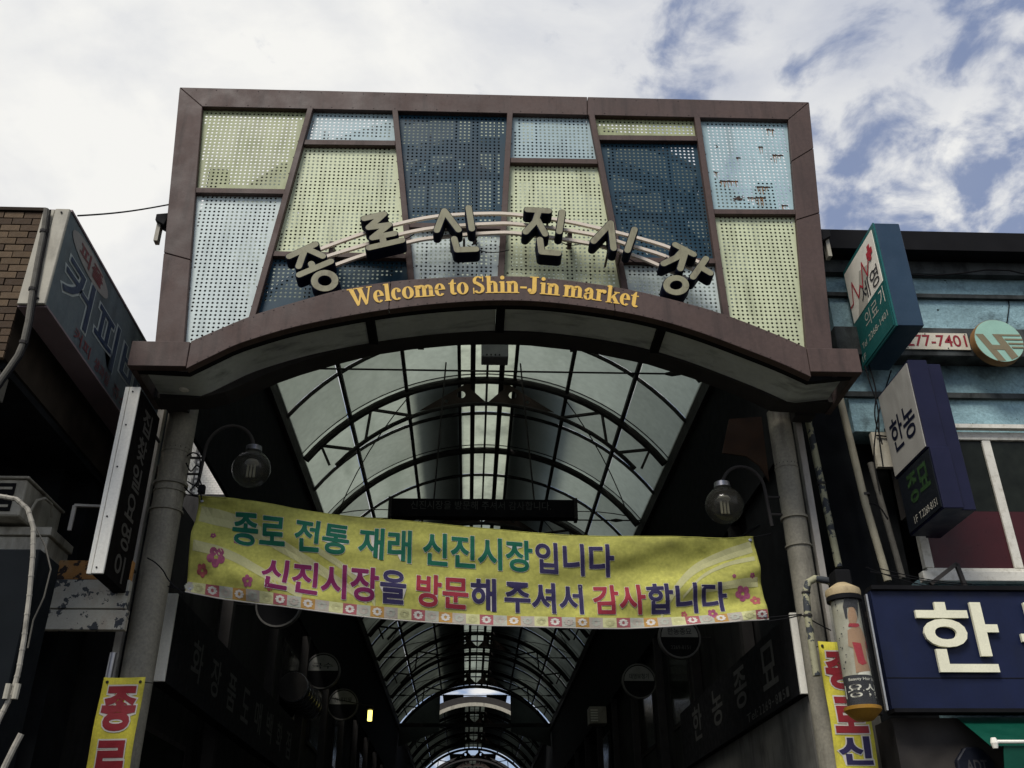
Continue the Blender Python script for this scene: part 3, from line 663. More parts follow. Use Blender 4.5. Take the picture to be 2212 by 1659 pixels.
letters = [
 A(z8, [(190, 600), (450, 480)], [(345, 540), (320, 600), (285, 700)], [(375, 530), (525, 598)], [(290, 785), (605, 652)], [(410, 675), (435, 725)]) + [ringpts(z8, 545, 845, 104, 80)],
 A(z8, [(940, 222), (1135, 178), (985, 312), (1185, 285), (1022, 415), (1240, 372)], [(1120, 400), (1135, 480)], [(988, 515), (1318, 440)]),
 A(z8, [(1665, 340), (1740, 145), (1882, 335)], [(1983, 115), (2015, 325)], [(1838, 425), (1868, 535), (2058, 528)]),
 A(z5, [(215, 768), (342, 776)], [(280, 785), (262, 840), (205, 902)], [(275, 830), (322, 915)], [(424, 782), (406, 900)], [(290, 948), (300, 1022), (400, 1030)]),
 A(z5, [(612, 958), (715, 848), (732, 1000)], [(858, 886), (815, 1012)]),
 A(z5, [(1102, 978), (1212, 1036)], [(1155, 1005), (1110, 1055), (1032, 1092)], [(1160, 1030), (1132, 1122)], [(1286, 1062), (1208, 1172)], [(1252, 1112), (1312, 1148)]) + [ringpts(z5, 1107, 1222, 58, 44)]]
YL = 7.66
def capsule(a, b, r, n=7):
    d = Vector((b[0] - a[0], b[1] - a[1])); ang = math.atan2(d.y, d.x)
    return [(a[0] + r * math.cos(ang + math.pi / 2 + math.pi * k / n), a[1] + r * math.sin(ang + math.pi / 2 + math.pi * k / n)) for k in range(n + 1)] + \
           [(b[0] + r * math.cos(ang - math.pi / 2 + math.pi * k / n), b[1] + r * math.sin(ang - math.pi / 2 + math.pi * k / n)) for k in range(n + 1)]
for st in letters:
    side = MB(); face = MB(); k = 0; lo_pt = None
    for s1 in st:
        pts = [(lambda v: (v.x, v.z))(at(x, y, YL)) for x, y in s1]
        for a, b in zip(pts, pts[1:]):
            if math.hypot(a[0] - b[0], a[1] - b[1]) < 1e-4: continue
            k += 1; e = .0006 * (k % 14)
            side.prism([(x, YL + e, z) for x, z in capsule(a, b, .0400)], (0, .15, 0))
            face.prism([(x, YL - .006 - e * .5, z) for x, z in capsule(a, b, .0315)], (0, .006, 0))
    body = obj('letter', side, navy_side, sign); obj('letter_face', face, letter_face, body)
    c = sum(body.data.vertices[i].co.x for i in range(len(body.data.vertices))) / len(body.data.vertices) + X0
    zr = at(*lerp(st[0][0], st[0][-1], .5), 7.8).z
    for dx in (-.06, .07): obj('standoff', MB().tube([(c + dx, 7.80, zr - .1), (c + dx, 8.03, zr - .1)], .012, 6), brown_d, body)
# feed wires sagging between letters
for a, b, sag in (((845, 515), (895, 505), 8), ((1010, 530), (1100, 540), 10), ((1195, 510), (1250, 528), 9), ((1335, 540), (1420, 575), 12), ((1490, 620), (1475, 650), 6)):
    pts = [at(a[0] + (b[0] - a[0]) * t / 8, a[1] + (b[1] - a[1]) * t / 8 + sag * math.sin(math.pi * t / 8), 7.88) for t in range(9)]
    obj('feed_wire', MB().tube(pts, .005, 5), black, sign)
for x in (-1.45, -.02, .95, 2.02):
    z = at(1083, 490, 7.84).z - abs(x - .24) ** 2 * .09; obj('rail_bracket', MB().box(x - .02, x + .02, 7.86, 8.02, z - .09, z + .05), brown_d, sign)

# small floodlights on the frame sides and the wire across to the next building
for px, py, sx, lab in ((350, 478, -1, 'small black floodlight on the left edge of the gate frame'), (1780, 512, 1, 'small black floodlight on the right edge of the gate frame')):
    p = at(px, py, 8.1); fl = thing('floodlight', lab, 'floodlight', p, 'floodlights on the gate')
    obj('lamp_head', MB().prism([p + Vector(v) for v in ((-.09 * sx, -.06, .07), (.05 * sx, -.06, .05), (.05 * sx, -.06, -.03), (-.05 * sx, -.06, -.09))], (0, .14, 0)), black, fl, bevel=.006)
    obj('bracket', MB().box(p.x - .02 + .02 * sx, p.x + .02 + .02 * sx, p.y - .02, p.y + .06, p.z - .26, p.z), cream_metal, fl)
wp = [at(168 + 196 * t / 10, 466 - 24 * t / 10 + 4 * math.sin(math.pi * t / 10), 6.8 + 1.25 * t / 10) for t in range(11)]
tag(obj('overhead_wire', MB().tube(wp, .008, 5), black), 'thin black wire from the coffee sign to the gate frame', 'wire')

# ------------------------------------------------------------------ vaulted arcade roof
HWID, ZE, RISE = 3.27, 8.6, 1.7
RAD = (HWID ** 2 + RISE ** 2) / (2 * RISE); ZC = ZE + RISE - RAD
AMAX = math.asin(HWID / RAD)
def vp(a, y, dr=0): return Vector((X0 + (RAD + dr) * math.sin(a), y, ZC + (RAD + dr) * math.cos(a)))
def arcpath(y, dr=0, n=28, a0=-AMAX, a1=AMAX): return [vp(a0 + (a1 - a0) * k / n, y, dr) for k in range(n + 1)]
ax = lambda x: math.asin(x / RAD)
CUTS = [-AMAX, ax(-2.5), ax(-1.5), ax(-.52), ax(-.27), 0, ax(.27), ax(.52), ax(1.5), ax(2.5), AMAX]
BAY = 3.1
def arcade(label, y0, nb, sheet, detail, truss0, cover_from=0, tie_rods=True, front=0, lead=0):
    rt = thing('arcade_roof', label, 'roof', (X0, y0, 0), 'arcade roofs along the market street')
    y1 = y0 + nb * BAY
    for s in (-1, 1):
        x = X0 + s * (HWID - .03)
        obj('eave_beam', MB().box(min(x, x + s * .22), max(x, x + s * .22), y0 - front - lead, y1, ZE - .22, ZE + .07), steel_d, rt)
        x += s * .07
        obj('side_cladding', MB().box(min(x, x + s * .05), max(x, x + s * .05), y0 + .01 - lead, y1 - .01, 6.2, ZE - .223), void_dark, rt)
        for k in range(nb + 1):
            yy = y0 + k * BAY
            if k in (0, nb): yy += .08 if k == 0 else -.08
            obj('post', MB().box(x + s * .06 - .07, x + s * .06 + .07, yy - .07, yy + .07, 0, 6.2), steel_d, rt)
    for a in CUTS:
        heavy = abs(abs(RAD * math.sin(a)) - .27) < .01
        w, h = (.09, .12) if heavy else (.04, .06) if abs(a) < 1e-6 else (.06, .08)
        p0, p1 = vp(a, y0 - front, -.05 - h / 2), vp(a, y1, -.05 - h / 2)
        if abs(abs(a) - AMAX) > 1e-3: obj('purlin', MB().bar(p0, p1, w, h), steel_d, rt)
    if front: obj('light_rib', MB().sweep(arcpath(y0 - front + .03, -.03), .045, .05), steel_d, rt)
    for k in range(nb + 1):
        y = y0 + k * BAY
        obj('rib', MB().tube(arcpath(y, -.13), .072, 8), steel_d, rt, smooth=True)
        obj('rib_seat', MB().tube(arcpath(y, -.012 + .02), .018, 5), steel_d, rt)
        if k < nb: obj('light_rib', MB().sweep(arcpath(y + BAY / 2, -.03), .045, .05), steel_d, rt)
        if (k + truss0) % 2 == 0:
            D = -.62; am = AMAX * .93
            obj('lower_chord', MB().tube(arcpath(y, D, 24, -am, am), .038, 6), steel_d, rt)
            web = MB()
            for s in (-1, 1):
                for (a0, d0, a1, d1) in ((.90, -.15, .80, D), (.72, D, .60, -.15), (.60, -.15, .42, D), (.90, -.15, .95, D + .1)):
                    web.bar(vp(s * a0 * AMAX, y, d0), vp(s * a1 * AMAX, y, d1), .045)
            obj('web', web, steel_d, rt)
            zt = vp(0, y, -.2).z; zb = vp(0, y, D - .02).z
            for s in (-1, 1):
                P = [(X0 + s * x, z) for x, z in ((0, zb), (.55, zb - .02), (1.22, zb - .14), (.40, zt - .02), (.30, zt - .02), (.30, zt - .12), (.03, zb + .06), (0, zb + .03))]
                c = (X0 + s * .47, zb + .2); hl = [[(c[0] + .075 * math.cos(R_(22.5 * j)), c[1] + .075 * math.sin(R_(22.5 * j))) for j in range(16)]]
                c = (X0 + s * .74, zb + .06); hl += [[(c[0] + .035 * math.cos(R_(36 * j)), c[1] + .035 * math.sin(R_(36 * j))) for j in range(10)]]
                mb = MB(); hole_plate(mb, P, hl, y - .006, .012); obj('gusset_plate', mb, steel_r, rt)
        if tie_rods and k % 2 == 1 and detail:
            z = ZE + .02; t = obj('tie_rod', MB().tube([(X0 - HWID, y, z), (X0 + HWID, y, z)], .014, 6), steel_d, rt)
            for s in (-1, 1): obj('turnbuckle', MB().tube([(X0 + s * 2.85, y, z), (X0 + s * 2.72, y, z), (X0 + s * 2.62, y, z)], [.02, .04, .02], 6), steel_d, t)
    for k in range(-1 if front else 0, nb):
        for h in range(2 if k >= 0 else 1):
            ya, yb = (y0 - front, y0 - .02) if k < 0 else (y0 + k * BAY + h * BAY / 2 + .02, y0 + k * BAY + (h + 1) * BAY / 2 - .02)
            for a0, a1 in zip(CUTS, CUTS[1:]):
                mid = abs((a0 + a1) / 2) < ax(.52)
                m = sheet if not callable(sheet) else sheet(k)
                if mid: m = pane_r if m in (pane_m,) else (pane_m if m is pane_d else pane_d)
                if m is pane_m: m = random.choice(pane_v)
                nn = 2 if mid else 5; vs = []; e = .004
                for j in range(nn + 1):
                    a = a0 + e + (a1 - a0 - 2 * e) * j / nn
                    vs += [vp(a, ya), vp(a, yb), vp(a, yb, .006), vp(a, ya, .006)]
                fs = [(4 * j + c, 4 * j + (c + 1) % 4, 4 * j + 4 + (c + 1) % 4, 4 * j + 4 + c) for j in range(nn) for c in range(4)] + [(0, 1, 2, 3), tuple(4 * nn + c for c in (3, 2, 1, 0))]
                obj('ridge_pane' if mid else 'roof_pane', MB().add(vs, fs), m, rt, smooth=True)
        if detail and k >= 2:
            for s in (-1, 1):                                   # diagonal rods in the roof plane
                y = y0 + k * BAY; a0, a1 = (.38, .93) if k % 2 == 0 else (.93, .38)
                obj('brace_rod', MB().tube([vp(s * (a0 + (a1 - a0) * j / 6) * AMAX, y + BAY * j / 6, -.16) for j in range(7)], .011, 5), steel_d, rt)
    if cover_from is not None:                                   # raised boards beside the ridge light
        yc = y0 + cover_from * BAY + .1
        for s in (-1, 1):
            x0_, x1_ = X0 + s * .54, X0 + s * 1.52
            obj('ridge_board', MB().box(min(x0_, x1_), max(x0_, x1_), yc, y1, ZE + RISE + .14, ZE + RISE + .17), void_dark, rt)
            obj('ridge_kerb', MB().box(min(x0_, x0_ + s * .03), max(x0_, x0_ + s * .03), yc, y1, vp(ax(.54), 0).z + .01, ZE + RISE + .139), void_dark, rt)
    return rt
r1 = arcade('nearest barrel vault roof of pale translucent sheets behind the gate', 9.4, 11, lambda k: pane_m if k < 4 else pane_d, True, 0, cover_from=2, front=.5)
ye = 9.4 + 11 * BAY
for s in (-1, 1):                                                # end infill panels
    pts = [vp(s * (ax(1.55) + (AMAX - ax(1.55)) * j / 8), ye + .12, -.05) for j in range(9)]
    pts += [Vector((X0 + s * HWID, ye + .12, 7.7)), Vector((X0 + s * 1.55, ye + .12, 8.3))]
    obj('end_panel', MB().prism(pts, (0, .03, 0)), pane_dd, r1)
obj('cross_beam', MB().box(X0 - HWID, X0 + HWID, ye - .05, ye + .05, ZE - .12, ZE + .02), steel_d, r1)
r2 = arcade('second vault roof of dark sheets seen beyond the bright gap', 46.8, 5, pane_dd, False, 1, cover_from=0, tie_rods=False, lead=3.28)
obj('arch_trim', MB().sweep(arcpath(46.7, -.1), .1, .3), steel_d, r2); obj('cream_trim', MB().sweep(arcpath(46.62, -.32), .05, .16), cream_metal, r2)
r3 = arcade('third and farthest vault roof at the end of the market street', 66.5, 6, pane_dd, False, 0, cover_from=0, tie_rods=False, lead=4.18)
obj('arch_trim', MB().sweep(arcpath(66.4, -.1), .1, .3), steel_d, r3)
jb = thing('ceiling_box', 'small grey box hanging at the crown of the vault just inside the gate', 'box', at(1069, 760, 12))
a = at(1040, 742, 12); b = at(1098, 775, 12)
obj('case', MB().box(a.x, b.x, 11.95, 12.2, b.z, a.z + .06), mat('ceiling_box_grey', (.30, .30, .29), .6), jb, bevel=.01)
for x in (a.x + .05, b.x - .05): obj('hanger', MB().tube([(x, 12.07, a.z + .05), (x, 12.07, 10.2)], .012, 5), steel_d, jb)
for k in range(4): obj('bolt', MB().lathe([(.012, -.01), (.012, .005)], (a.x + .08 + k * .06, 11.945, b.z + .03), 6, 'Y'), steel_d, jb)

# ------------------------------------------------------------------ buildings along the arcade
def shop(label, x0, x1, y0, y1, z1, m, inner, wins):
    b = thing('shop_building', label, 'building', ((x0 + x1) / 2, y0, 0), 'shop houses inside the arcade')
    w = obj('wall', MB().box(x0, x1, y0, y1, 0, z1), m, b)
    for (ya, yb, za, zb) in wins:
        xx = x1 if inner > 0 else x0
        f = obj('window', MB().box(xx - .02, xx + .04, ya, yb, za, zb), steel_d, b); obj('pane', MB().box(xx + (.041 if inner > 0 else -.026), xx + (.046 if inner > 0 else -.021), ya + .06, yb - .06, za + .06, zb - .06), dark_glass, f)
    return b
shop('low dark shop front just inside the gate on the left', -5.5, -3.38, 9.75, 12.9, 5.75, wall_dark, 1, [(10.4, 12.2, 2.4, 3.3)])
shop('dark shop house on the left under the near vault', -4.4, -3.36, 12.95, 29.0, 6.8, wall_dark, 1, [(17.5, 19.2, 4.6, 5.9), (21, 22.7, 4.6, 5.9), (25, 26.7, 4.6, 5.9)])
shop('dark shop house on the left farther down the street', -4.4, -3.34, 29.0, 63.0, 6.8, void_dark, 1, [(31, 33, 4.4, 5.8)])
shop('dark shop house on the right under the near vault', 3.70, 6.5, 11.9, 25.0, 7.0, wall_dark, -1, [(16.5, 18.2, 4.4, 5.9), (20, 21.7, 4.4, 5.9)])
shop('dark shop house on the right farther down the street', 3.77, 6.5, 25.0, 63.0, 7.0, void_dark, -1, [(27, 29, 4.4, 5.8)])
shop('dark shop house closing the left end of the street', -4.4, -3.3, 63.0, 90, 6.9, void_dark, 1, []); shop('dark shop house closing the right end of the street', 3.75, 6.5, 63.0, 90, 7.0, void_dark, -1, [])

# white tiled building standing behind, glimpsed beside the left pillar
wt = thing('tiled_building', 'white tiled building glimpsed between the left pillar and the vault', 'building', (-8.5, 31, 0))
obj('wall', MB().box(-9.25, -5.5, 30.02, 38, 0, 17), grout, wt); obj('side_wall', MB().box(-12, -9.27, 27.0, 38, 0, 15.6), grout, wt)
tw, th = .156, .086
me_f = mesh_from('tile', MB().box(-tw / 2 + .004, tw / 2 - .004, -.01, .01, -th / 2 + .004, th / 2 - .004)); me_f.materials.append(tile_m[0])
me_f2 = me_f.copy(); me_f2.materials[0] = tile_m[1]
me_s = mesh_from('tile', MB().box(-.01, .01, -.15 + .008, .15 - .008, -.09 + .008, .09 - .008)); me_s.materials.append(tile_m[1])
def put(name, me, p, parent):
    o = bpy.data.objects.new(name, me); COL.objects.link(o); o.parent = parent; o.location = Vector(p) - Vector(root_of(parent).location); return o
for r in range(30):
    z = 12.9 + r * th
    for c in range(10): put('tile', me_f if random.random() < .7 else me_f2, (-9.16 + c * tw + (tw / 2 if r % 2 else 0), 30.015, z), wt)
for r in range(16):
    z = 12.6 + r * .18
    for c in range(9): put('tile', me_s, (-9.265, 27.2 + c * .3 + (.15 if r % 2 else 0), z), wt)

# ------------------------------------------------------------------ brick building on the left
bb_ = thing('brick_building', 'brown brick building at the left edge with a dark recessed lower storey', 'building', (-4.5, 7.5, 0))
bw = obj('wall', MB().box(-9, -3.70, 6.73, 9.6, 5.43, 6.865), mortar, bb_)
bwid, bh = .165, .0685
bm_ = []
for m in brick_m:
    me = mesh_from('brick', MB().box(-bwid / 2 + .005, bwid / 2 - .005, -.018, .018, -bh / 2 + .005, bh / 2 - .005)); me.materials.append(m); bm_.append(me)
half = []
for m in brick_m:
    me = mesh_from('brick', MB().box(-bwid / 4 + .004, bwid / 4 - .004, -.018, .018, -bh / 2 + .005, bh / 2 - .005)); me.materials.append(m); half.append(me)
for r in range(21):
    z = 6.862 - bh / 2 - r * bh; x = -3.70
    if r % 2:
        put('brick', random.choice(half), (x - bwid / 4, 6.728, z), bw); x -= bwid / 2
    for c in range(7):
        put('brick', random.choice(bm_), (x - bwid / 2, 6.726 + random.uniform(-.004, .003), z), bw); x -= bwid
obj('coping', MB().box(-9, -3.69, 6.69, 9.6, 6.868, 6.90), mortar, bb_)
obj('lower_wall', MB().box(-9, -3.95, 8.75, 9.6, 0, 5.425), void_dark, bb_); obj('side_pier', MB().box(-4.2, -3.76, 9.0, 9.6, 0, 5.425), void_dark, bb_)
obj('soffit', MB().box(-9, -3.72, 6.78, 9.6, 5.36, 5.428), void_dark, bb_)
obj('corner_block', MB().box(-4.05, -3.74, 6.72, 6.95, 5.15, 5.355), conduit_m, bb_)
obj('steel_column', MB().tube([(-4.02, 7.1, 0), (-4.02, 7.1, 5.35)], .06, 10), conduit_m, bb_, smooth=True)
# ribbed conduit running down the corner
cp = [at(x, y, 6.46) for x, y in [(100, 452), (94, 500), (82, 560), (70, 625), (60, 695), (50, 740), (38, 768), (18, 797), (0, 822), (-30, 866)]]
ca = thing('conduit', 'dirty grey cable conduit running down the corner of the brick building', 'conduit', cp[4])
obj('trunk', MB().tube(cp, .022, 8), conduit_m, ca, smooth=True); obj('cable', MB().tube([p + Vector((.028, .01, 0)) for p in cp], .009, 6), black, ca)
for k in (1, 3, 5): obj('clip', MB().tube([cp[k] - Vector((0, 0, .012)), cp[k] + Vector((0, 0, .012))], .03, 8), steel_d, ca)

# coffee shop sign box
cs = thing('coffee_sign', 'long grey-blue coffee shop sign box with navy letters and a pale oval', 'sign', (-3.5, 8, 5.8))
sx = -3.38
obj('sign_body', MB().box(-3.59, sx - .004, 6.52, 10.0, 5.80, 6.73), coffee_face, cs)
obj('end_cap', MB().box(-3.50, sx, 6.49, 6.52, 5.795, 6.735), cream_metal, cs, bevel=.006)
obj('end_cap', MB().box(-3.60, -3.505, 6.50, 6.525, 5.795, 6.73), cream_metal, cs, bevel=.006)
obj('top_trim', MB().box(-3.60, sx + .006, 6.525, 10.0, 6.731, 6.75), pinkish, cs); obj('bottom_trim', MB().box(-3.6, sx + .006, 6.525, 10.0, 5.782, 5.799), pinkish, cs)
for z in (5.84, 6.69): obj('screw', MB().lathe([(.008, -.008), (.008, .008)], (-3.44, 6.488, z), 8, 'Y'), black, cs)
fm = face_right((sx - .003, 0, 0))
mb = MB(); polyp(mb, fm, ell(7.09, 6.585, .46, .112, 32, rot=-.05), .004); obj('oval', mb, coffee_oval, cs)
text('small_name', '피플', fm, (6.82, 7.38, 6.515, 6.655), coffee_red, cs, off=.02, dep=.008)
text('big_name', '커', fm, (6.67, 7.28, 6.0, 6.46), coffee_navy, cs, off=.012, out=.045, out_m=coffee_line, dep=.008)
text('big_name', '피', fm, (7.42, 7.98, 6.0, 6.47), coffee_navy, cs, off=.012, out=.045, out_m=coffee_line, dep=.008)
text('big_name', '배', fm, (8.13, 8.8, 6.0, 6.47), coffee_navy, cs, off=.012, out=.045, out_m=coffee_line, dep=.008)
for k, w in enumerate(('커피', '생과일', '쥬스', '팥빙수')): text('small_line', w, fm, (7.08 + k * .50, 7.46 + k * .50, 5.84, 5.96), coffee_red, cs, off=.005, dep=.005)

# dark vertical sign with a white edge
bs = thing('vertical_sign', 'dark upright sign with a bright white edge beside the left pillar', 'sign', (-3.05, 8, 4))
obj('sign_body', MB().box(-3.10, -2.992, 7.76, 8.36, 4.02, 5.72), br_sign, bs)
obj('edge_plate', MB().box(-3.085, -2.99, 7.735, 7.757, 4.01, 5.73), white_paint, bs, bevel=.004); obj('edge_strip', MB().box(-3.125, -3.09, 7.74, 7.78, 4.01, 5.73), white_paint, bs)
for z in (4.06, 4.5, 4.95, 5.35, 5.68): obj('screw', MB().lathe([(.007, -.006), (.007, .006)], (-3.05, 7.733, z), 8, 'Y'), black, bs)
fm = face_right((-2.99, 0, 0))
for k, ch in enumerate('집찾일요영이'):
    z = 5.52 - k * .27; text('character', ch, fm, (7.93, 8.17, z - .12, z + .11), br_text, bs, off=.02)
obj('hanger', MB().tube([(-3.05, 8.3, 5.6), (-3.05, 8.62, 5.6)], .015, 6), steel_d, bs); obj('hanger', MB().tube([(-3.05, 8.3, 4.3), (-3.05, 8.62, 4.3)], .015, 6), steel_d, bs)

# air conditioner outdoor unit and the cream box below it
ac = thing('air_conditioner', 'cream outdoor air conditioner unit at the left edge', 'air conditioner', (-4.1, 8.1, 4.5))
obj('casing', MB().box(-4.7, -3.82, 7.82, 8.62, 4.53, 4.86), cream_metal, ac, bevel=.012)
obj('lid', MB().box(-4.72, -3.80, 7.80, 8.64, 4.862, 4.885), cream_metal, ac, bevel=.006)
for z in (4.60, 4.68, 4.76): obj('grille_slat', MB().box(-4.62, -3.92, 7.80, 7.819, z, z + .022), cream_metal, ac)
obj('grille_recess', MB().box(-4.64, -3.90, 7.808, 7.8195, 4.57, 4.82), black, ac)
obj('pipe_loop', MB().tube([(-3.80, 7.95, 4.60), (-3.76, 7.95, 4.72), (-3.74, 8.05, 4.78), (-3.74, 8.2, 4.78), (-3.76, 8.3, 4.70)], .012, 6), cream_metal, ac)
cb_ = thing('junction_cabinet', 'plain cream metal cabinet under the outdoor air conditioner', 'cabinet', (-4.0, 8.2, 4.0))
obj('body', MB().box(-4.7, -3.62, 8.02, 8.5, 3.95, 4.42), cream_metal, cb_, bevel=.01); obj('lid', MB().box(-4.72, -3.60, 8.0, 8.52, 4.425, 4.50), cream_metal, cb_, bevel=.006)

hp = [at(x, y, 6.9) for x, y in [(-40, 1070), (0, 1072), (35, 1078), (60, 1100), (72, 1140), (71, 1200), (63, 1290), (52, 1380), (40, 1450), (28, 1495), (10, 1530), (-20, 1590)]]
hs = thing('drain_hose', 'cream wrapped drain hose looping down the left edge', 'hose', hp[5])
obj('hose', MB().tube(hp, .018, 8), hose_m, hs, smooth=True)
for k in range(24):
    t = k / 24 * (len(hp) - 1); i = int(t); p = hp[i].lerp(hp[i + 1], t - i); d = (hp[i + 1] - hp[i]).normalized() * .006; obj('tape_band', MB().tube([p - d, p + d], .0202, 8), hose_m, hs)
for dx in (-.03, .03): obj('hose_clamp', MB().tube([hp[9] + Vector((dx, -.02, -.05)), hp[9] + Vector((dx, -.02, .05))], .022, 8), cream_metal, hs)
w2 = [at(x, y, 7.0) for x, y in [(72, 1130), (98, 1180), (110, 1230), (95, 1290), (72, 1340), (60, 1400)]]
tag(obj('thin_cable', MB().tube(w2, .006, 5), conduit_m), 'thin grey cable bowing out beside the cream drain hose', 'cable')
w3 = [at(x, y, 7.0) for x, y in [(46, 1585), (30, 1615), (8, 1660), (-10, 1700)]]
tag(obj('short_pipe', MB().tube(w3, .022, 8), hose_m, smooth=True), 'short cream pipe at the lower left corner', 'pipe')
db = thing('dark_sign_box', 'dark navy sign box at the lower left edge behind the hose', 'sign', (-3.7, 7.1, 2))
obj('box', MB().box(-4.6, -3.2, 7.02, 7.4, 1.2, 3.97), mat('dark_slate', (.009, .011, .013), .8, var=.15, spec=.04), db, bevel=.01); obj('yellow_mark', MB().box(-3.62, -3.50, 7.012, 7.019, 3.55, 3.9), vy, db)
ub = thing('empty_sign_frame', 'empty metal sign frame standing between the air conditioner and the dark upright sign', 'frame', at(190, 1150, 8.0))
fp = [at(x, y, 8.0) for x, y in [(150, 1146), (162, 1092), (224, 1094), (203, 1206)]]
for a, b in zip(fp, fp[1:]): obj('frame_bar', MB().bar(a, b, .032, .02), strip_m, ub)
pb = thing('peeling_fascia', 'peeling cream and rusty boards fixed beside the left pillar', 'fascia board', (-3.4, 8.35, 3.7))
obj('top_board', MB().box(-3.88, -2.98, 8.34, 8.40, 4.145, 4.315), rust_m, pb, bevel=.004); obj('middle_board', MB().box(-3.90, -2.97, 8.32, 8.40, 3.885, 4.137), peel_m, pb, bevel=.004); obj('bottom_board', MB().box(-3.86, -2.95, 8.33, 8.40, 3.705, 3.877), peel_m, pb, bevel=.004)
tp = at(240, 1432, 8.55)
tag(obj('metal_pipe', MB().tube([(tp.x, 8.55, 2.0), (tp.x, 8.55, 3.4), (tp.x + .003, 8.55, 3.56)], .03, 10), chrome, smooth=True), 'short shiny pipe standing behind the left yellow upright banner', 'pipe')

# ------------------------------------------------------------------ yellow upright banners on the pillars
def vbanner(label, x0, x1, z0, z1, chars, Y=8.44):
    b = thing('upright_banner', label, 'banner', ((x0 + x1) / 2, Y, z0), 'yellow upright banners on the pillars')
    n = 24; vs = []; wob = lambda x, z: Y + .012 * math.sin(z * 9 + x * 3) + .008 * math.sin(x * 14 + z * 2)
    for j in range(n + 1):
        for i in range(7):
            x = x0 + (x1 - x0) * i / 6; z = z0 + (z1 - z0) * j / n; vs.append((x, wob(x, z), z - (.006 * math.sin(math.pi * i / 6) if j == n else 0)))
    fs = [(j * 7 + i, j * 7 + i + 1, (j + 1) * 7 + i + 1, (j + 1) * 7 + i) for j in range(n) for i in range(6)]
    c = obj('cloth', MB().add(vs, fs), vy, b, smooth=True); s = c.modifiers.new('thickness', 'SOLIDIFY'); s.thickness = .003; s.offset = 1
    fm = lambda x, y, d: Vector((x, wob(x, y) - d - .004, y))
    for ch, za, zb, m in chars:
        text('character', ch, fm, (x0 + .035, x1 - .035, za, zb), m, b, off=.042, out=.075, out_m=t_white, dep=.006, out_dep=.003, sub=.12)
    for x in (x0 + .035, x1 - .035):
        for z in (z1 - .04,):
            obj('eyelet', MB().lathe([(.009, -.004), (.013, 0), (.009, .004)], (x, wob(x, z) - .008, z), 10, 'Y'), steel_d, b); obj('string', MB().tube([(x, Y - .01, z), (x + (.07 if x > (x0 + x1) / 2 else -.05), Y + .1, z + .01)], .004, 5), black, b)
    return b
z_ = lambda py: at(260, py, 8.44).z
vbanner('yellow upright banner on the left pillar, red characters only in view', -3.085, -2.735, 1.35, 3.335, [('종', z_(1580), z_(1482), maroon), ('로', z_(1685), z_(1600), maroon), ('신', z_(1685) - .45, z_(1685) - .1, t_navy), ('진', z_(1685) - .9, z_(1685) - .55, t_navy)])
z_ = lambda py: at(1825, py, 8.44).z
vbanner('yellow upright banner on the right pillar, partly behind the salon cylinder', 3.05, 3.405, 1.3, 3.655, [('종', z_(1488), z_(1408), maroon), ('로', z_(1584), z_(1505), maroon), ('신', z_(1652), z_(1591), t_navy), ('진', z_(1652) - .4, z_(1652) - .08, t_navy)])

# ------------------------------------------------------------------ wide yellow banner across the street
YBAN = 8.72
bn = thing('market_banner', 'wide sagging yellow cloth banner with green, navy and red Korean text across the entrance', 'banner', (X0, YBAN, 3.6))
BTT = smooth_tab([(427, 1068), (497, 1077), (664, 1098), (853, 1118), (1017, 1135), (1215, 1151), (1340, 1157), (1462, 1160), (1560, 1161), (1629, 1156)], 60)
BBT = smooth_tab([(399, 1278), (518, 1297), (664, 1317), (839, 1333), (1017, 1346), (1215, 1354), (1369, 1355), (1523, 1350), (1600, 1345), (1659, 1340)], 60)
def bfold(u, v):
    a = .055 * math.exp(-((u) / .33) ** 2) * math.sin(9.5 * (v * .9 - 2.2 * u) + .5) + .04 * math.exp(-((1 - u) / .35) ** 2) * math.sin(11 * (v + 1.6 * (u - 1)) + 1)
    return a + .016 * math.sin(7 * u + 5 * v) + .008 * math.sin(4 * u + 13 * v) + .006 * math.sin(23 * u - 3 * v) + (.0055 * math.sin(88 * u + 15 * v) + .004 * math.sin(150 * u - 22 * v + 2)) * (math.exp(-(u / .16) ** 2) + math.exp(-((1 - u) / .14) ** 2)) + .0028 * math.sin(60 * u + 30 * v + 3 * math.sin(9 * u)) + .003 * math.sin(26 * v - 18 * u) + .05 * math.sin(math.pi * u)
def bpt(u, v, d=0):
    """u along, v down; a cloth hung between the two pillars"""
    xt = 427 + (1629 - 427) * u; xb_ = 399 + (1659 - 399) * u
    a = (xt, interp(BTT, xt)); b = (xb_, interp(BBT, xb_))
    p = at(*lerp(a, b, v), YBAN); p.y += bfold(u, v) - (d + .002 if d else 0); return p
NU, NV = 220, 44
vs = [bpt(i / NU, j / NV) for j in range(NV + 1) for i in range(NU + 1)]
fs = [(j * (NU + 1) + i, j * (NU + 1) + i + 1, (j + 1) * (NU + 1) + i + 1, (j + 1) * (NU + 1) + i) for j in range(NV) for i in range(NU)]
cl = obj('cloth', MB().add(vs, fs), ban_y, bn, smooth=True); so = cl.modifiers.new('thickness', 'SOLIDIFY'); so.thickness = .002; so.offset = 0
def patch(mb, pts, d):
    """fan of small triangles following the cloth"""
    c = (sum(p[0] for p in pts) / len(pts), sum(p[1] for p in pts) / len(pts)); n = len(pts)
    mb.add([bpt(*c, d)] + [bpt(*p, d) for p in pts], [(0, i + 1, (i + 1) % n + 1) for i in range(n)])
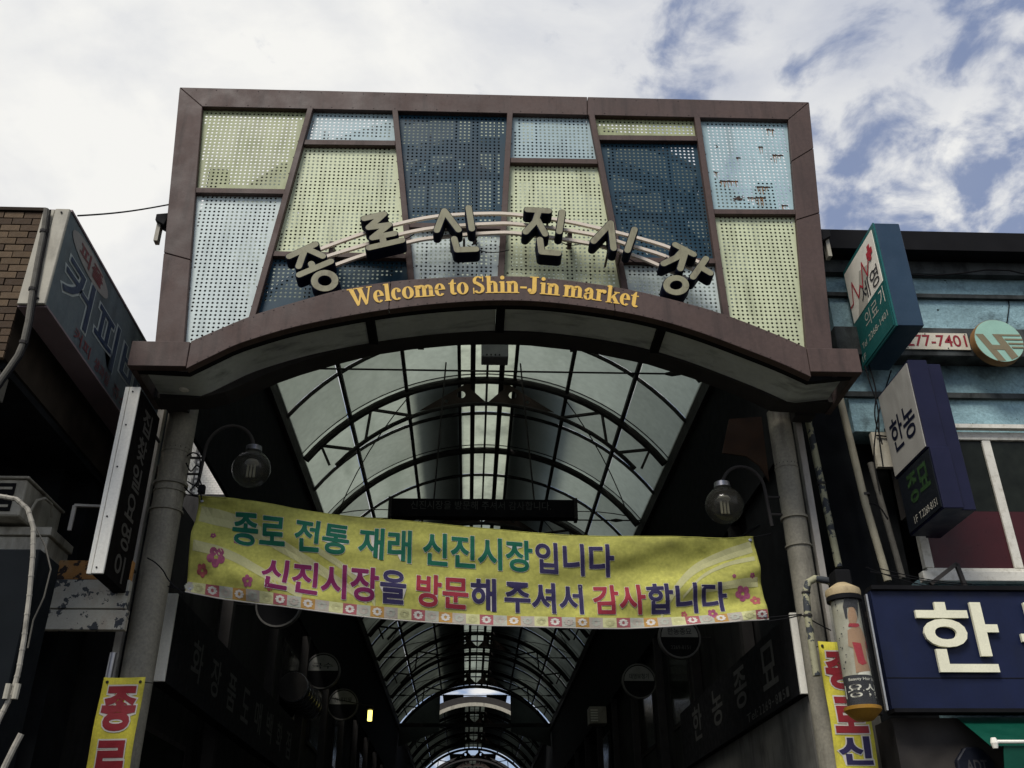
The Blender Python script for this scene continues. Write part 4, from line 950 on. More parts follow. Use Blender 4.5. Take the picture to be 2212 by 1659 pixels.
def band(mb, pts, w0, w1, d, n=28):
    P = smooth_tab(pts, n); m = len(P)
    vs = []
    for i, (u, v) in enumerate(P):
        w = (w0 + (w1 - w0) * i / (m - 1)); vs += [bpt(u, min(1, max(0, v - w)), d), bpt(u, min(1, max(0, v)), d), bpt(u, min(1, max(0, v + w)), d)]
    mb.add(vs, [(3 * i + k, 3 * i + 3 + k, 3 * i + 4 + k, 3 * i + 1 + k) for i in range(m - 1) for k in (0, 1)])
def sweep_print(*a):
    mb = MB(); band(mb, *a); obj('white_sweep', mb, ban_w, bn)
sweep_print([(.006, .17), (.08, .22), (.16, .40), (.24, .62), (.31, .84)], .085, .035, .0014)
sweep_print([(.006, .53), (.07, .57), (.13, .70), (.20, .86)], .055, .05, .0018)
sweep_print([(.22, .40), (.27, .55), (.31, .74), (.325, .86)], .03, .05, .0016)
sweep_print([(.82, .86), (.85, .58), (.89, .34), (.94, .20), (.994, .12)], .045, .07, .0014)
sweep_print([(.86, .68), (.90, .44), (.95, .30), (.994, .27)], .016, .03, .0018)
sweep_print([(.90, .60), (.95, .55), (.994, .54)], .03, .055, .0020)
mb = MB(); k = 0
sqs = []
n_sq = 42.3
for k in range(43):
    u0 = (k - .6) / n_sq; u1 = (k + .4) / n_sq
    if k == 0 or u1 > 1: u0, u1 = max(.001, u0), min(.999, u1)
    sqs.append((max(u0, .001), min(u1, .999), k % 5))
for kind, m in ((0, sq_pink), (1, sq_gb), (2, sq_or), (3, sq_li), (4, sq_ye)):
    for u0, u1, kd in sqs:
        if kd != (kind + 2) % 5: continue
        mb = MB(); fl_ = MB(); mb.add([bpt(u0 + (u1 - u0) * i / 3, v, .0024) for v in (.884, .935, .988) for i in range(4)], [(j * 4 + i, j * 4 + i + 1, j * 4 + 5 + i, j * 4 + 4 + i) for j in range(2) for i in range(3)])
        uc = (u0 + u1) / 2
        for a in range(8):
            t = a * math.pi / 4; patch(fl_, ell(uc + .0052 * math.cos(t), .936 + .028 * math.sin(t), .0034, .0110, 8, rot=0), .0040 + .0002 * a)
        sq = obj('border_square', mb, m, bn); obj('border_flower', fl_, t_white if kind in (0, 2) else ban_w if kind == 4 else sq_li if kind == 1 else sq_gb, sq)
fl1, fl2 = MB(), MB()
def blossom(mb, u, v, r, rot=0):
    for a in range(5):
        t = rot + a * 2 * math.pi / 5; patch(mb, ell(u + .5 * r * .15 * math.cos(t), v + .5 * r * math.sin(t), r * .34 * .15, r * .36, 9), .0026 + .00015 * a)
for u, v, r, rot in ((.048, .615, .13, .3), (.036, .41 - .02, .04, 0), (.075, .40, .035, 1), (.106, .88 - .07, .075, .8), (.966, .655, .11, .5), (.908, .90 - .03, .07, .2), (.997 - .012, .47, .038, .3), (.953, .46, .028, .9), (.028, .63, .0, 0)):
    if r: blossom(fl1, u, v, r, rot)
for u, v, r, rot in ((.025, .76, .08, .2), (.144, .835, .05, .5), (.985, .755, .07, .9), (.86, .86, .045, .1)): blossom(fl2, u, v, r, rot)
obj('blossom', fl1, f_pink, bn); obj('blossom', fl2, f_rose, bn)
def ufrom(px, v): return (px - (427 + (399 - 427) * v)) / ((1629 - 427) + ((1659 - 399) - (1629 - 427)) * v)
bmap = lambda x, y, d: bpt(x, -y, d)
def brun(s, pa, pb_, v0, v1, m):
    vm = (v0 + v1) / 2; text('banner_text', s, bmap, (ufrom(pa, vm), ufrom(pb_, vm), -v1, -v0), m, bn, off=.012, out=.04, out_m=t_white, dep=.0046, out_dep=.0036, sub=.16, bold=.018)
brun('종로 전통 재래 신진시장', 500, 1150, .105, .425, t_green); brun('입니다', 1158, 1326, .105, .425, t_navy)
for s, a, b, m in (('신진시장', 567, 817, t_mag), ('을', 822, 876, t_navy), ('방문', 900, 1011, t_red), ('해', 1018, 1071, t_navy), ('주셔서', 1091, 1260, t_navy), ('감사', 1283, 1394, t_red), ('합니다', 1399, 1571, t_navy)):
    brun(s, a, b, .525, .845, m)
for u, v in ((.006, .04), (.006, .96), (.994, .04), (.994, .96)): p = bpt(u, v, .004); obj('eyelet', MB().lathe([(.012, -.003), (.018, 0), (.012, .003)], p, 12, 'Y'), chrome, bn)
for u, v, dx in ((0, .01, -.18), (0, .98, -.15), (1, .01, .16), (1, .98, .3)):
    p = bpt(u, v); obj('tie_cord', MB().tube([p, p + Vector((dx, -.05, .02))], .006, 5), black, bn)
hem = MB().tube([bpt(i / 60, .997) for i in range(61)], .006, 5); obj('hem', hem, t_white, bn); obj('hem', MB().tube([bpt(i / 60, .003) for i in range(61)], .005, 5), ban_y, bn)

# ------------------------------------------------------------------ gooseneck globe lamps on the pillars
def gooseneck(label, px, gx, zb, zt, gz, r):
    s = 1 if gx > px else -1; L_ = thing('globe_lamp', label, 'lamp', (px, 8.7, zb), 'globe lamps on the gate pillars')
    cx = (px + gx) / 2; rx = abs(gx - px) / 2; pts = [(px - s * .02, 8.7, zb), (px, 8.7, zt)]
    pts += [(cx - s * rx * math.cos(math.pi * k / 14), 8.7, zt + (rx * 1.15) * math.sin(math.pi * k / 14)) for k in range(1, 15)] + [(gx, 8.7, gz + r + .05)]
    obj('arm', MB().tube(pts, .017, 8), steel_d, L_, smooth=True)
    for z in (zb + .12, zt - .08): obj('clamp', MB().tube([(px, 8.7, z), (px - s * .14, 8.7, z)], .012, 6), steel_d, L_)
    obj('cap', MB().lathe([(.02, .06), (.075, .05), (.08, 0), (.06, -.01)], (gx, 8.7, gz + r), 16), chrome, L_, smooth=True)
    gl = obj('globe', MB().lathe([(r * math.sin(math.pi * k / 14) + 1e-4, r * math.cos(math.pi * k / 14)) for k in range(15)], (gx, 8.7, gz), 24), globe_m, L_, smooth=True)
    obj('bulb_base', MB().lathe([(.05, .0), (.07, -.03), (.04, -.05)], (gx, 8.7, gz + .09), 12), bulb_m, gl)
    for dx in (-.032, 0, .032): obj('bulb_tube', MB().tube([(gx + dx, 8.69, gz + .05), (gx + dx, 8.69, gz - .09)], .012, 6), bulb_m, gl)
    return L_
gooseneck('smoked globe lamp on a curved arm beside the left pillar', -2.62, -2.15, 5.18, 5.55, 5.36, .185)
gooseneck('smoked globe lamp on a curved arm beside the right pillar', 2.86, 2.44, 4.82, 5.20, 5.03, .185)

# cables bunched at the left lamp bracket, and cords tied round the pillars
cbx = thing('cable_bundle', 'tangled black cables and small junction box beside the left pillar', 'cables', at(425, 1035, 8.62))
p = at(436, 1052, 8.62); obj('junction_box', MB().box(p.x - .03, p.x + .03, 8.6, 8.66, p.z - .06, p.z + .02), black, cbx, bevel=.005)
for pts in ([(405, 1040), (420, 1048), (430, 1036), (436, 1050)], [(410, 1060), (422, 1050), (432, 1062), (436, 1080)], [(398, 1052), (412, 1066), (426, 1070), (434, 1058)], [(404, 985), (418, 978), (432, 990), (430, 1030)], [(402, 1000), (412, 1018), (424, 1006), (434, 1012)]):
    obj('cable', MB().tube([at(x, y, 8.6) for x, y in smooth_tab(pts, 18)], .007, 5), black, cbx)
for nm, pts, Y, r, lab in (('tie_rope', [(318, 1205), (335, 1215), (352, 1232), (366, 1255), (395, 1282)], 8.5, .006, 'thin cord from the left pillar to the lower corner of the wide banner'),
                           ('tie_rope', [(1660, 1342), (1700, 1336), (1735, 1330), (1762, 1345), (1795, 1362)], 8.5, .006, 'thin cord from the wide banner past the right pillar to the salon sign'),
                           ('loose_cable', [(1640, 1135), (1600, 1160), (1560, 1200), (1530, 1230)], 9.3, .012, 'thick dark cable slanting behind the right end of the banner')):
    tag(obj(nm, MB().tube([at(x, y, Y) for x, y in smooth_tab(pts, 20)], r, 5), black), lab, 'cord')

# ------------------------------------------------------------------ things hanging inside the arcade
lb = thing('message_board', 'long black electronic message board hanging under the vault', 'message board', (X0, 14, 6.85))
obj('case', MB().box(-1.27, 1.58, 13.9, 14.05, 6.85, 7.15), black, lb, bevel=.01)
for x in (-1.29, 1.56): obj('end_cap', MB().box(x, x + .05, 13.88, 14.07, 6.83, 7.17), steel_d, lb)
text('message', '신진시장을 방문해 주셔서 감사합니다.', face_front((0, 13.898, 0)), (-.95, 1.2, 6.97, 7.11), faint_text, lb, off=.006)
for x in (-.6, .95): obj('chain', MB().tube([(x, 13.97, 7.15), (x * .8, 13.97, 9.6)], .014, 5), steel_d, lb)
il = thing('wall_sign', 'long dark shop sign with a white end plate on the left wall', 'sign', (-2.9, 9.2, 3.5))
obj('sign_body', MB().box(-2.96, -2.815, 9.24, 17.0, 3.46, 4.27), black, il); obj('end_plate', MB().box(-2.915, -2.81, 9.2, 9.236, 3.455, 4.275), white_paint, il, bevel=.003)
for k, ch in enumerate('화장품도매백화점'): text('character', ch, face_right((-2.815, 0, 0)), (10.0 + k * .82, 10.45 + k * .82, 3.66, 4.06), faint_text, il, off=.015)
ir = thing('wall_sign', 'long black seed shop sign with a white end plate on the right wall', 'sign', (3.1, 9.0, 3.3))
obj('sign_body', MB().box(3.032, 3.2, 9.04, 14.4, 3.32, 4.06), black, ir); obj('end_plate', MB().box(3.03, 3.10, 9.0, 9.036, 3.315, 4.065), white_paint, ir, bevel=.003)
for k, ch in enumerate('한농종묘'): text('character', ch, face_left((3.032, 0, 0)), (-13.6 + k * 1.15, -13.05 + k * 1.15, 3.55, 3.98), faint_text, ir, off=.015)
text('phone', 'Tel:', face_left((3.032, 0, 0)), (-10.9, -10.45, 3.36, 3.45), faint_text, ir, off=.005); [text('phone_digit', c_, face_left((3.032, 0, 0)), (-10.4 + k_ * .122, -10.4 + k_ * .122 + (.085 if c_ != '-' else .06), 3.36 if c_ != '-' else 3.4, 3.45 if c_ != '-' else 3.412), faint_text, ir, off=.005) for k_, c_ in enumerate('2269-8151')]
tag(obj('panel_wall', MB().box(3.1, 3.75, 9.06, 15.0, 0, 3.31), grey_wall), 'plain grey panel wall below the long seed shop sign', 'wall')
def round_sign(label, p, r, txt, sub=''):
    t = thing('round_sign', label, 'sign', p, 'round projecting signs under the vault'); s = 1 if p.x > 0 else -1
    obj('disc', MB().lathe([(r, -.05), (r, .05)], p, 28, 'Y'), black, t); obj('rim', MB().lathe([(r, -.06), (r + .025, -.06), (r + .025, .06), (r, .06)], p, 28, 'Y', caps=False), mat('dull_rim', (.14, .135, .125), .6), t)
    fm = face_front((p.x, p.y - .052, p.z)); mb = MB(); polyp(mb, fm, [(r * .95 * math.cos(math.pi * k / 14), r * .95 * math.sin(math.pi * k / 14) * .98) for k in range(15)], .003); obj('upper_half', mb, round_face, t)
    text('name', txt, fm, (-r * .62, r * .62, r * .12, r * .46), darkprint, t, off=.01, dep=.006)
    if sub: text('phone', sub, fm, (-r * .5, r * .5, -r * .62, -r * .42), faint_text, t, dep=.004)
    obj('arm', MB().tube([p, p + Vector((s * .6, 0, 0))], .02, 6), steel_d, t)
round_sign('round noodle shop sign with two characters, left wall', atX(697, 1450, -2.95), .33, '국수')
round_sign('round sign just under the wide banner on the left', atX(603, 1308, -2.75), .30, '화장품')
round_sign('small round sign below the noodle shop disc', atX(741, 1522, -2.95), .33, '현대지물')
round_sign('round sign just under the wide banner on the right with four characters', atX(1467, 1378, 3.2), .30, '한농종묘', '2269-8151')
round_sign('round sign lower on the right wall', atX(1380, 1472, 3.3), .31, '대영보청기')
dp = atX(650, 1505, -3.1)
du = thing('duct', 'shiny ribbed ventilation duct on the left wall', 'duct', dp)
obj('duct_tube', MB().tube([dp + Vector((0, -.9 + .3 * k, 0)) for k in range(7)], .26, 18), chrome, du, smooth=True)
obj('end_cover', MB().tube([dp + Vector((0, -.93, 0)), dp + Vector((0, -.90, 0))], .25, 18), steel_d, du)
for k in range(6): obj('duct_ring', MB().tube([dp + Vector((0, -.76 + .3 * k, 0)), dp + Vector((0, -.72 + .3 * k, 0))], .275, 18), steel_d, du)
lp = atX(799, 1546, -2.2)
lt = thing('tube_light', 'small lit yellow lamp glowing in the dark on the left', 'lamp', lp)
obj('lit_tube', MB().tube([lp - Vector((0, 0, .11)), lp + Vector((0, 0, .11))], .05, 10), lit, lt); obj('holder', MB().tube([lp + Vector((0, 0, .13)), lp + Vector((0, 0, .2))], .08, 10), steel_d, lt); obj('rod', MB().tube([lp + Vector((0, 0, .2)), lp + Vector((-1.0, 0, .4))], .012, 5), steel_d, lt)
ap = atX(1290, 1545, 3.3)
au = thing('wall_unit', 'small pale ventilation unit on the dark right wall', 'air conditioner', ap)
obj('casing', MB().box(ap.x - .2, ap.x + .25, ap.y, ap.y + .5, ap.z - .2, ap.z + .22), cream_metal, au, bevel=.01)
for k in range(5): obj('slat', MB().box(ap.x - .17, ap.x + .02, ap.y - .02, ap.y - .002, ap.z - .15 + k * .065, ap.z - .115 + k * .065), white_paint, au)

# ------------------------------------------------------------------ blue plastered building on the right
YW = 8.95
bl = thing('blue_building', 'stained blue plastered building on the right with white framed windows', 'building', (6, 9.2, 0))
WX0, WX1 = 3.98, 12.0
wz0, wz1 = 4.43, 5.97; wx0, wx1 = 4.42, 9.5
mb = MB()
mb.box(WX0, WX1, YW, 12, wz1, 8.1); mb.box(wx0 - .02, WX1, YW + .002, 12, 0, wz0);  mb.box(wx1, WX1, YW + .001, 12, wz0 + .001, wz1 - .001)
obj('wall', mb, blue_wall, bl); obj('room_back', MB().box(wx0 - .01, wx1 + .01, 9.6, 9.62, wz0, wz1), void_dark, bl)
obj('parapet', MB().box(WX0 - .5, WX1, YW - .32, 12, 8.1, 8.36), black, bl); obj('eave_board', MB().box(WX0 - .45, WX1, YW - .10, YW - .003, 7.93, 8.098), ledge_m, bl)
obj('cornice', MB().box(WX0 - .1, WX1, YW - .05, YW - .002, 7.64, 7.69), ledge_m, bl); obj('eyebrow', MB().box(WX0 - .1, WX1, YW - .22, YW - .002, 6.77, 7.13), ledge_m, bl, bevel=.01)
obj('string_course', MB().box(WX0 - .05, WX1, YW - .05, YW - .002, 6.36, 6.42), ledge_m, bl)
# crack cables on the plaster
ck = [at(x, y, YW - .012) for x, y in [(2178, 640), (2180, 660), (2176, 690), (2172, 715), (2165, 745), (2158, 790)]]
obj('hanging_cable', MB().tube(ck, .006, 5), black, bl)
ck = [at(x, y, YW - .2) for x, y in [(1950, 592), (2010, 596), (2080, 590), (2130, 583), (2180, 584), (2240, 598)]]
obj('eave_cable', MB().tube(ck, .009, 5), black, bl)
fy = YW - .03
win = obj('window', MB().box(wx0, wx1, fy - .01, fy + .07, wz1 - .10, wz1 - .01), win_white, bl, bevel=.004)
obj('frame', MB().box(wx0, wx1, fy, fy + .06, wz0 + .005, wz0 + .06), win_white, win, bevel=.004)
obj('drip_board', MB().box(wx0 - .1, wx1 + .1, fy - .08, fy - .012, wz1 + .005, wz1 + .05), win_white, win)
obj('sill', MB().box(wx0 - .1, wx1 + .1, fy - .10, fy - .002, wz0 - .10, wz0 + .0), win_white, win, bevel=.006)
mpx = [(2128, 958), (2212, 1225)]
xm = at(2150, 1030, fy).x
for x in (wx0 + .03, xm, xm + 1.35, xm + 2.7): obj('mullion', MB().box(x - .045, x + .045, fy - .004, fy + .064, wz0 + .062, wz1 - .102), win_white, win, bevel=.004)
zred = at(2080, 1103, fy).z
xs_ = [wx0 + .03, xm, xm + 1.35, xm + 2.7]
for a, b in zip(xs_, xs_[1:]):
    obj('glass_pane', MB().box(a + .047, b - .047, fy + .02, fy + .026, zred + .002, wz1 - .104), dark_glass, win); obj('red_pane', MB().box(a + .047, b - .047, fy + .018, fy + .026, wz0 + .064, zred), red_film, win)
# phone number plate on the eyebrow
pl = thing('phone_plate', 'cream plate with maroon phone digits on the ledge of the blue building', 'sign', (5.0, YW - .24, 6.9))
pyz = YW - .232
a = at(1915, 722, pyz); b = at(2092, 756, pyz); zt0 = at(2092, 721, pyz).z
obj('plate', MB().box(a.x, at(2093, 740, pyz).x, pyz - .004, pyz + .008, b.z, zt0), plate_m, pl)
text('digits', '277-7401', face_front((0, pyz - .004, 0)), (at(1957, 738, pyz).x, at(2087, 738, pyz).x, b.z + .035, zt0 - .025), maroon, pl, off=.012, dep=.003)
for k in range(5): obj('nail', MB().lathe([(.006, -.004), (.006, .004)], (a.x + .2 + k * .22, pyz - .006, zt0 - .015 if k % 2 else b.z + .015), 6, 'Y'), black, pl)
# round logo sign
lc = at(2156, 738, YW - .36); lr = .262
lg = thing('logo_sign', 'round mint sign with a bronze striped H emblem on the blue building', 'sign', lc)
obj('drum', MB().lathe([(lr, -.02), (lr + .006, 0), (lr + .006, .07)], lc, 40, 'Y'), rim_m, lg, smooth=True); fm = face_front((lc.x, lc.y - .021, lc.z))
mb = MB(); polyp(mb, fm, ell(0, 0, lr * .985, lr * .985, 40), .002); obj('disc_face', mb, mint, lg)
mb = MB(); sc = lr / 200
for pts, in (([(-185, 60), (-120, 60), (10, -190), (-55, -190)],), ([(-45, 60), (20, 60), (120, -150), (60, -178)],), ([(-100, -40), (25, -45), (45, -90), (-75, -85)],)):
    polyp(mb, fm, [(x * sc, y * sc) for x, y in pts], .004 + .0006 * len(mb.f))
for y, x0_, x1_ in ((50, 0, 186), (10, 45, 195), (-30, 65, 192), (-66, 85, 182)): polyp(mb, fm, [(x0_ * sc, (y + 9) * sc), (x1_ * sc, (y + 9) * sc), (x1_ * sc, (y - 7) * sc), ((x0_ + 8) * sc, (y - 7) * sc)], .004 + .0006 * len(mb.f))
obj('emblem', mb, bronze, lg)

# projecting medical shop sign
md = thing('projecting_sign', 'dark blue box sign of a medical shop with a red cross and heartbeat line', 'sign', (4.28, 8.4, 6.62))
obj('box', MB().box(4.155, 4.42, 7.9, 8.80, 6.62, 7.885), medblue, md, bevel=.008)
obj('frame_edge', MB().box(4.135, 4.154, 7.90, 8.80, 6.62, 7.885), medteal, md)
obj('lower_face', MB().box(4.128, 4.1345, 7.925, 8.775, 6.645, 7.18), medgreen, md); obj('upper_face', MB().box(4.127, 4.1345, 7.95, 8.765, 7.182, 7.83), offwhite, md)
fm = face_left((4.127, 0, 0))
mb = MB(); polyp(mb, fm, [(-8.62, 7.18), (-8.36, 7.18), (-8.16, 7.55), (-8.40, 7.62)], .002); obj('grey_shape', mb, greyprint, md)
mb = MB(); ribbon(mb, fm, [(-8.76, 7.38), (-8.68, 7.38), (-8.62, 7.62), (-8.52, 7.36), (-8.44, 7.46), (-8.38, 7.40), (-8.30, 7.66), (-8.22, 7.44), (-8.14, 7.58), (-8.08, 7.55)], .022, .004); obj('heartbeat', mb, redprint, md)
mb = MB(); polyp(mb, fm, [(-8.16, 7.60), (-8.01, 7.60), (-8.01, 7.67), (-8.16, 7.67)], .006); polyp(mb, fm, [(-8.115, 7.55), (-8.05, 7.55), (-8.05, 7.73), (-8.115, 7.73)], .0068); obj('cross', mb, redprint, md)
text('name', '세영', fm, (-8.46, -7.99, 7.22, 7.44), darkprint, md, off=.004, dep=.005)
fg = face_left((4.128, 0, 0))
text('name', '의료', fg, (-8.50, -8.16, 6.94, 7.13), greyprint, md, off=-.004, dep=.002); text('name', '기', fg, (-8.10, -7.98, 6.96, 7.15), offwhite, md, off=-.004, dep=.002)
text('phone', 'Tel', fg, (-8.68, -8.56, 6.80, 6.87), greyprint, md, off=0, dep=.002); text('phone_digits', '2268-1401', fg, (-8.50, -7.99, 6.80, 6.87), greyprint, md, off=0, dep=.002); text('floor', '1F', fg, (-8.74, -8.64, 6.68, 6.75), greyprint, md, off=0, dep=.002)
obj('bracket', MB().box(4.2, 4.38, 8.801, YW + .05, 6.9, 7.6), steel_d, md)
# projecting seed shop sign
hn = thing('projecting_sign', 'navy box sign with a pale upper panel and green lower characters below the medical sign', 'sign', (4.33, 8.4, 4.7))
obj('upper_box', MB().box(4.21, 4.40, 7.98, 8.74, 5.34, 6.28), navy2, hn, bevel=.006); obj('outer_box', MB().box(4.402, 4.55, 8.02, 8.78, 4.74, 6.26), navy2, hn, bevel=.006); obj('lower_box', MB().box(4.215, 4.40, 7.95, 8.70, 4.73, 5.336), navy2, hn, bevel=.006)
obj('pale_face', MB().box(4.2, 4.2095, 8.0, 8.72, 5.36, 6.25), mat('pale_face', (.33, .32, .29), .5, var=.08, dirt_or_shade=(.2, .19, .17), dirt_or_shade_amt=.5), hn); obj('dark_face', MB().box(4.204, 4.2145, 7.97, 8.68, 4.75, 5.32), mat('dark_navy_face', (.008, .010, .014), .4), hn)
fm = face_left((4.2, 0, 0))
text('name', '한농', fm, (-8.62, -8.06, 5.55, 5.90), navy_side, hn, off=.012, dep=.003)
fm = face_left((4.204, 0, 0))
text('name', '종묘', fm, (-8.52, -8.05, 4.97, 5.26), mat('faded_green_letters', (.022, .052, .018), .5, var=.3, scale=14), hn, off=.03, dep=.003); text('phone', '1F', fm, (-8.52, -8.44, 4.79, 4.86), greyprint, hn, off=0, dep=.003); text('phone', 'T.2269-8151', fm, (-8.40, -8.02, 4.79, 4.86), greyprint, hn, off=0, dep=.003)
obj('bracket', MB().box(4.3, 4.5, 8.79, YW + .05, 5.0, 6.0), steel_d, hn)
# wide navy board
hb = thing('shop_board', 'wide navy shop board with large cream raised Korean characters at the right edge', 'sign', (5.5, 8.35, 3.05))
obj('board', MB().box(3.56, 8.5, 8.32, 8.44, 3.065, 4.08), navy, hb); obj('top_edge', MB().box(3.56, 8.5, 8.28, 8.44, 4.083, 4.12), black, hb); obj('bottom_edge', MB().box(3.56, 8.5, 8.28, 8.44, 3.03, 3.062), black, hb)
obj('seam', MB().box(3.56, 8.5, 8.317, 8.319, 3.315, 3.322), black, hb)
fm = face_front((0, 8.32, 0))
z0_, z1_ = at(2070, 1452, 8.28).z, at(2070, 1301, 8.28).z
def blockletter(ch, x0_, x1_):
    vs, fs = tmesh(ch, .018); xs = [v[0] for v in vs]; ys = [v[1] for v in vs]; a0, a1, b0, b1 = min(xs), max(xs), min(ys), max(ys)
    kx, kz = (x1_ - x0_) / (a1 - a0), (z1_ - z0_) / (b1 - b0); n = len(vs)
    P = [(x0_ + (x - a0) * kx, z0_ + (y - b0) * kz) for x, y in vs]
    mb = MB(); mb.add([(x, 8.275, z) for x, z in P] + [(x, 8.305, z) for x, z in P], list(fs) + [tuple(n + i for i in reversed(f)) for f in fs])
    cnt = {}
    for f in fs:
        for i in range(len(f)): e = (f[i], f[(i + 1) % len(f)]); cnt[e] = 1
    for (i, j) in cnt:
        if (j, i) not in cnt: mb.f.append((j, i, n + i, n + j))
    obj('raised_character', mb, cream_letter, hb)
xa_, xb_ = at(1988, 1375, 8.28).x, at(2160, 1375, 8.28).x
w_ = xb_ - xa_; blockletter('한', xa_, xb_); blockletter('농', xa_ + w_ * 1.27, xb_ + w_ * 1.27); blockletter('종', xa_ + w_ * 2.54, xb_ + w_ * 2.54); blockletter('묘', xa_ + w_ * 3.8, xb_ + w_ * 3.8)
for x in (3.75, 5.2): obj('support', MB().bar((x, 8.44, 3.9), (x, YW + .05, 4.05), .05), steel_d, hb)
tb = thing('board_bracket', 'triangular dark steel bracket standing on top of the navy shop board', 'bracket', at(2060, 1250, 8.4))
bp_ = [at(x, y, 8.4) for x, y in [(2010, 1262), (2066, 1218), (2088, 1276)]]
for a, b in zip(bp_, bp_[1:]): obj('bar', MB().bar(a, b, .035), steel_d, tb)
for k, (a, b) in enumerate((((1880, 1235), (2212, 1275)), ((1900, 1228), (2100, 1262)), ((1870, 1225), (2030, 1270)))):
    pts = [at(a[0] + (b[0] - a[0]) * t / 8, a[1] + (b[1] - a[1]) * t / 8 + 6 * math.sin(math.pi * t / 8), 8.35) for t in range(9)]; obj('stay_wire', MB().tube(pts, .005, 5), black, tb)

# salon cylinder sign
sc_ = thing('salon_sign', 'glass cylinder hair salon sign printed with a lady beside the navy board', 'sign', (3.205, 8.0, 2.97))
cx_, cy_, cr_ = 3.20, 8.05, .114; zb0, zt0_ = 3.03, 3.95
obj('drum', MB().lathe([(cr_, zb0), (cr_, zt0_)], (cx_, cy_, 0), 40), salon_paper, sc_, smooth=True)
obj('glass_tube', MB().lathe([(cr_ + .02, zb0 - .005), (cr_ + .02, zt0_ + .02)], (cx_, cy_, 0), 40), clear_m, sc_, smooth=True)
obj('top_cap', MB().lathe([(cr_ + .03, zt0_ - .01), (cr_ + .035, zt0_ + .02), (cr_ + .03, zt0_ + .05), (.09, zt0_ + .085), (.05, zt0_ + .11), (.001, zt0_ + .115)], (cx_, cy_, 0), 32), pot_top, sc_, smooth=True)
obj('collar', MB().lathe([(cr_ + .024, zt0_ - .055), (cr_ + .032, zt0_ - .05), (cr_ + .032, zt0_ - .013), (cr_ + .024, zt0_ - .012)], (cx_, cy_, 0), 32), black, sc_, smooth=True)
obj('bottom_cap', MB().lathe([(.001, zb0 - .11), (.07, zb0 - .105), (.11, zb0 - .07), (cr_ + .035, zb0 - .03), (cr_ + .035, zb0 - .005), (cr_ + .022, zb0)], (cx_, cy_, 0), 32), pot_bot, sc_, smooth=True)
def cyl(x, y, d):   # x metres round the drum from the viewer side, y height above its bottom
    a = -math.pi / 2 + .12 + x / cr_; rr = cr_ + .0015 + d; return Vector((cx_ + rr * math.cos(a), cy_ + rr * math.sin(a), zb0 + y))
def cpatch(mb, pts, d):
    bm = bmesh.new(); f = bm.faces.new([bm.verts.new((x, y, 0)) for x, y in pts]); bmesh.ops.triangulate(bm, faces=[f])
    for _ in range(4):
        le = [e for e in bm.edges if abs(e.verts[0].co.x - e.verts[1].co.x) > .025]
        if not le: break
        bmesh.ops.subdivide_edges(bm, edges=le, cuts=1); bmesh.ops.triangulate(bm, faces=[f for f in bm.faces if len(f.verts) > 3])
    bm.verts.index_update(); mb.add([cyl(v.co.x, v.co.y, d) for v in bm.verts], [tuple(v.index for v in f.verts) for f in bm.faces]); bm.free()
def prt(name, m, polys, d):
    mb = MB()
    for i, p in enumerate(polys): cpatch(mb, p, d + .0003 * i)
    return obj(name, mb, m, sc_)
prt('dark_band', darkprint, [[(-.30, 0), (.30, 0), (.30, .23), (-.30, .24)]], .001)
prt('hem_print', offwhite, [[(-.05, .235), (.07, .235), (.075, .275), (-.04, .25)]], .0016)
prt('dress_print', skin_p, [[(-.07, .60), (.01, .64), (.05, .62), (.10, .54), (.12, .40), (.10, .38), (.08, .50), (.06, .36), (.08, .27), (-.06, .25), (-.05, .45), (-.085, .47)], [(-.045, .64), (-.05, .72), (-.03, .79), (.02, .79), (.03, .70), (.0, .64)]], .002)
prt('red_print', redprint, [[(-.05, .50), (.02, .49), (.03, .36), (.05, .33), (.0, .31), (-.03, .33)], [(-.06, .63), (0, .62), (.04, .635), (.03, .655), (-.05, .655)], [(.09, .52), (.105, .46), (.085, .46), (.075, .50)]], .0032)
prt('hair_print', darkprint, [[(-.07, .70), (-.075, .80), (-.055, .86), (-.01, .885), (.05, .87), (.065, .82), (.05, .76), (.035, .69), (.03, .77), (.0, .80), (-.045, .79), (-.055, .70)], ell(.045, .855, .03, .03, 12)], .0042)
rs = random.Random(3); prt('speckle', darkprint, [ell(rs.choice((-1, 1)) * rs.uniform(.09, .16), rs.uniform(.27, .86), rs.uniform(.003, .008), rs.uniform(.003, .012), 7, rot=rs.random()) for _ in range(34)], .0022)
text('salon_text', 'Beauty Hair Salon', cyl, (-.13, .14, .185, .215), offwhite, sc_, off=.004, dep=.003); text('salon_text', '미용실', cyl, (-.29, .115, .06, .165), offwhite, sc_, off=.01, dep=.003)
obj('side_strip', MB().box(3.385, 3.40, 8.02, 8.06, 3.0, 3.96), alu, sc_); obj('back_plate', MB().box(3.30, 3.384, 8.10, 8.16, 2.98, 3.98), black, sc_); obj('motor_box', MB().box(3.20, 3.34, 8.14, 8.32, 3.97, 4.22), black, sc_, bevel=.01)
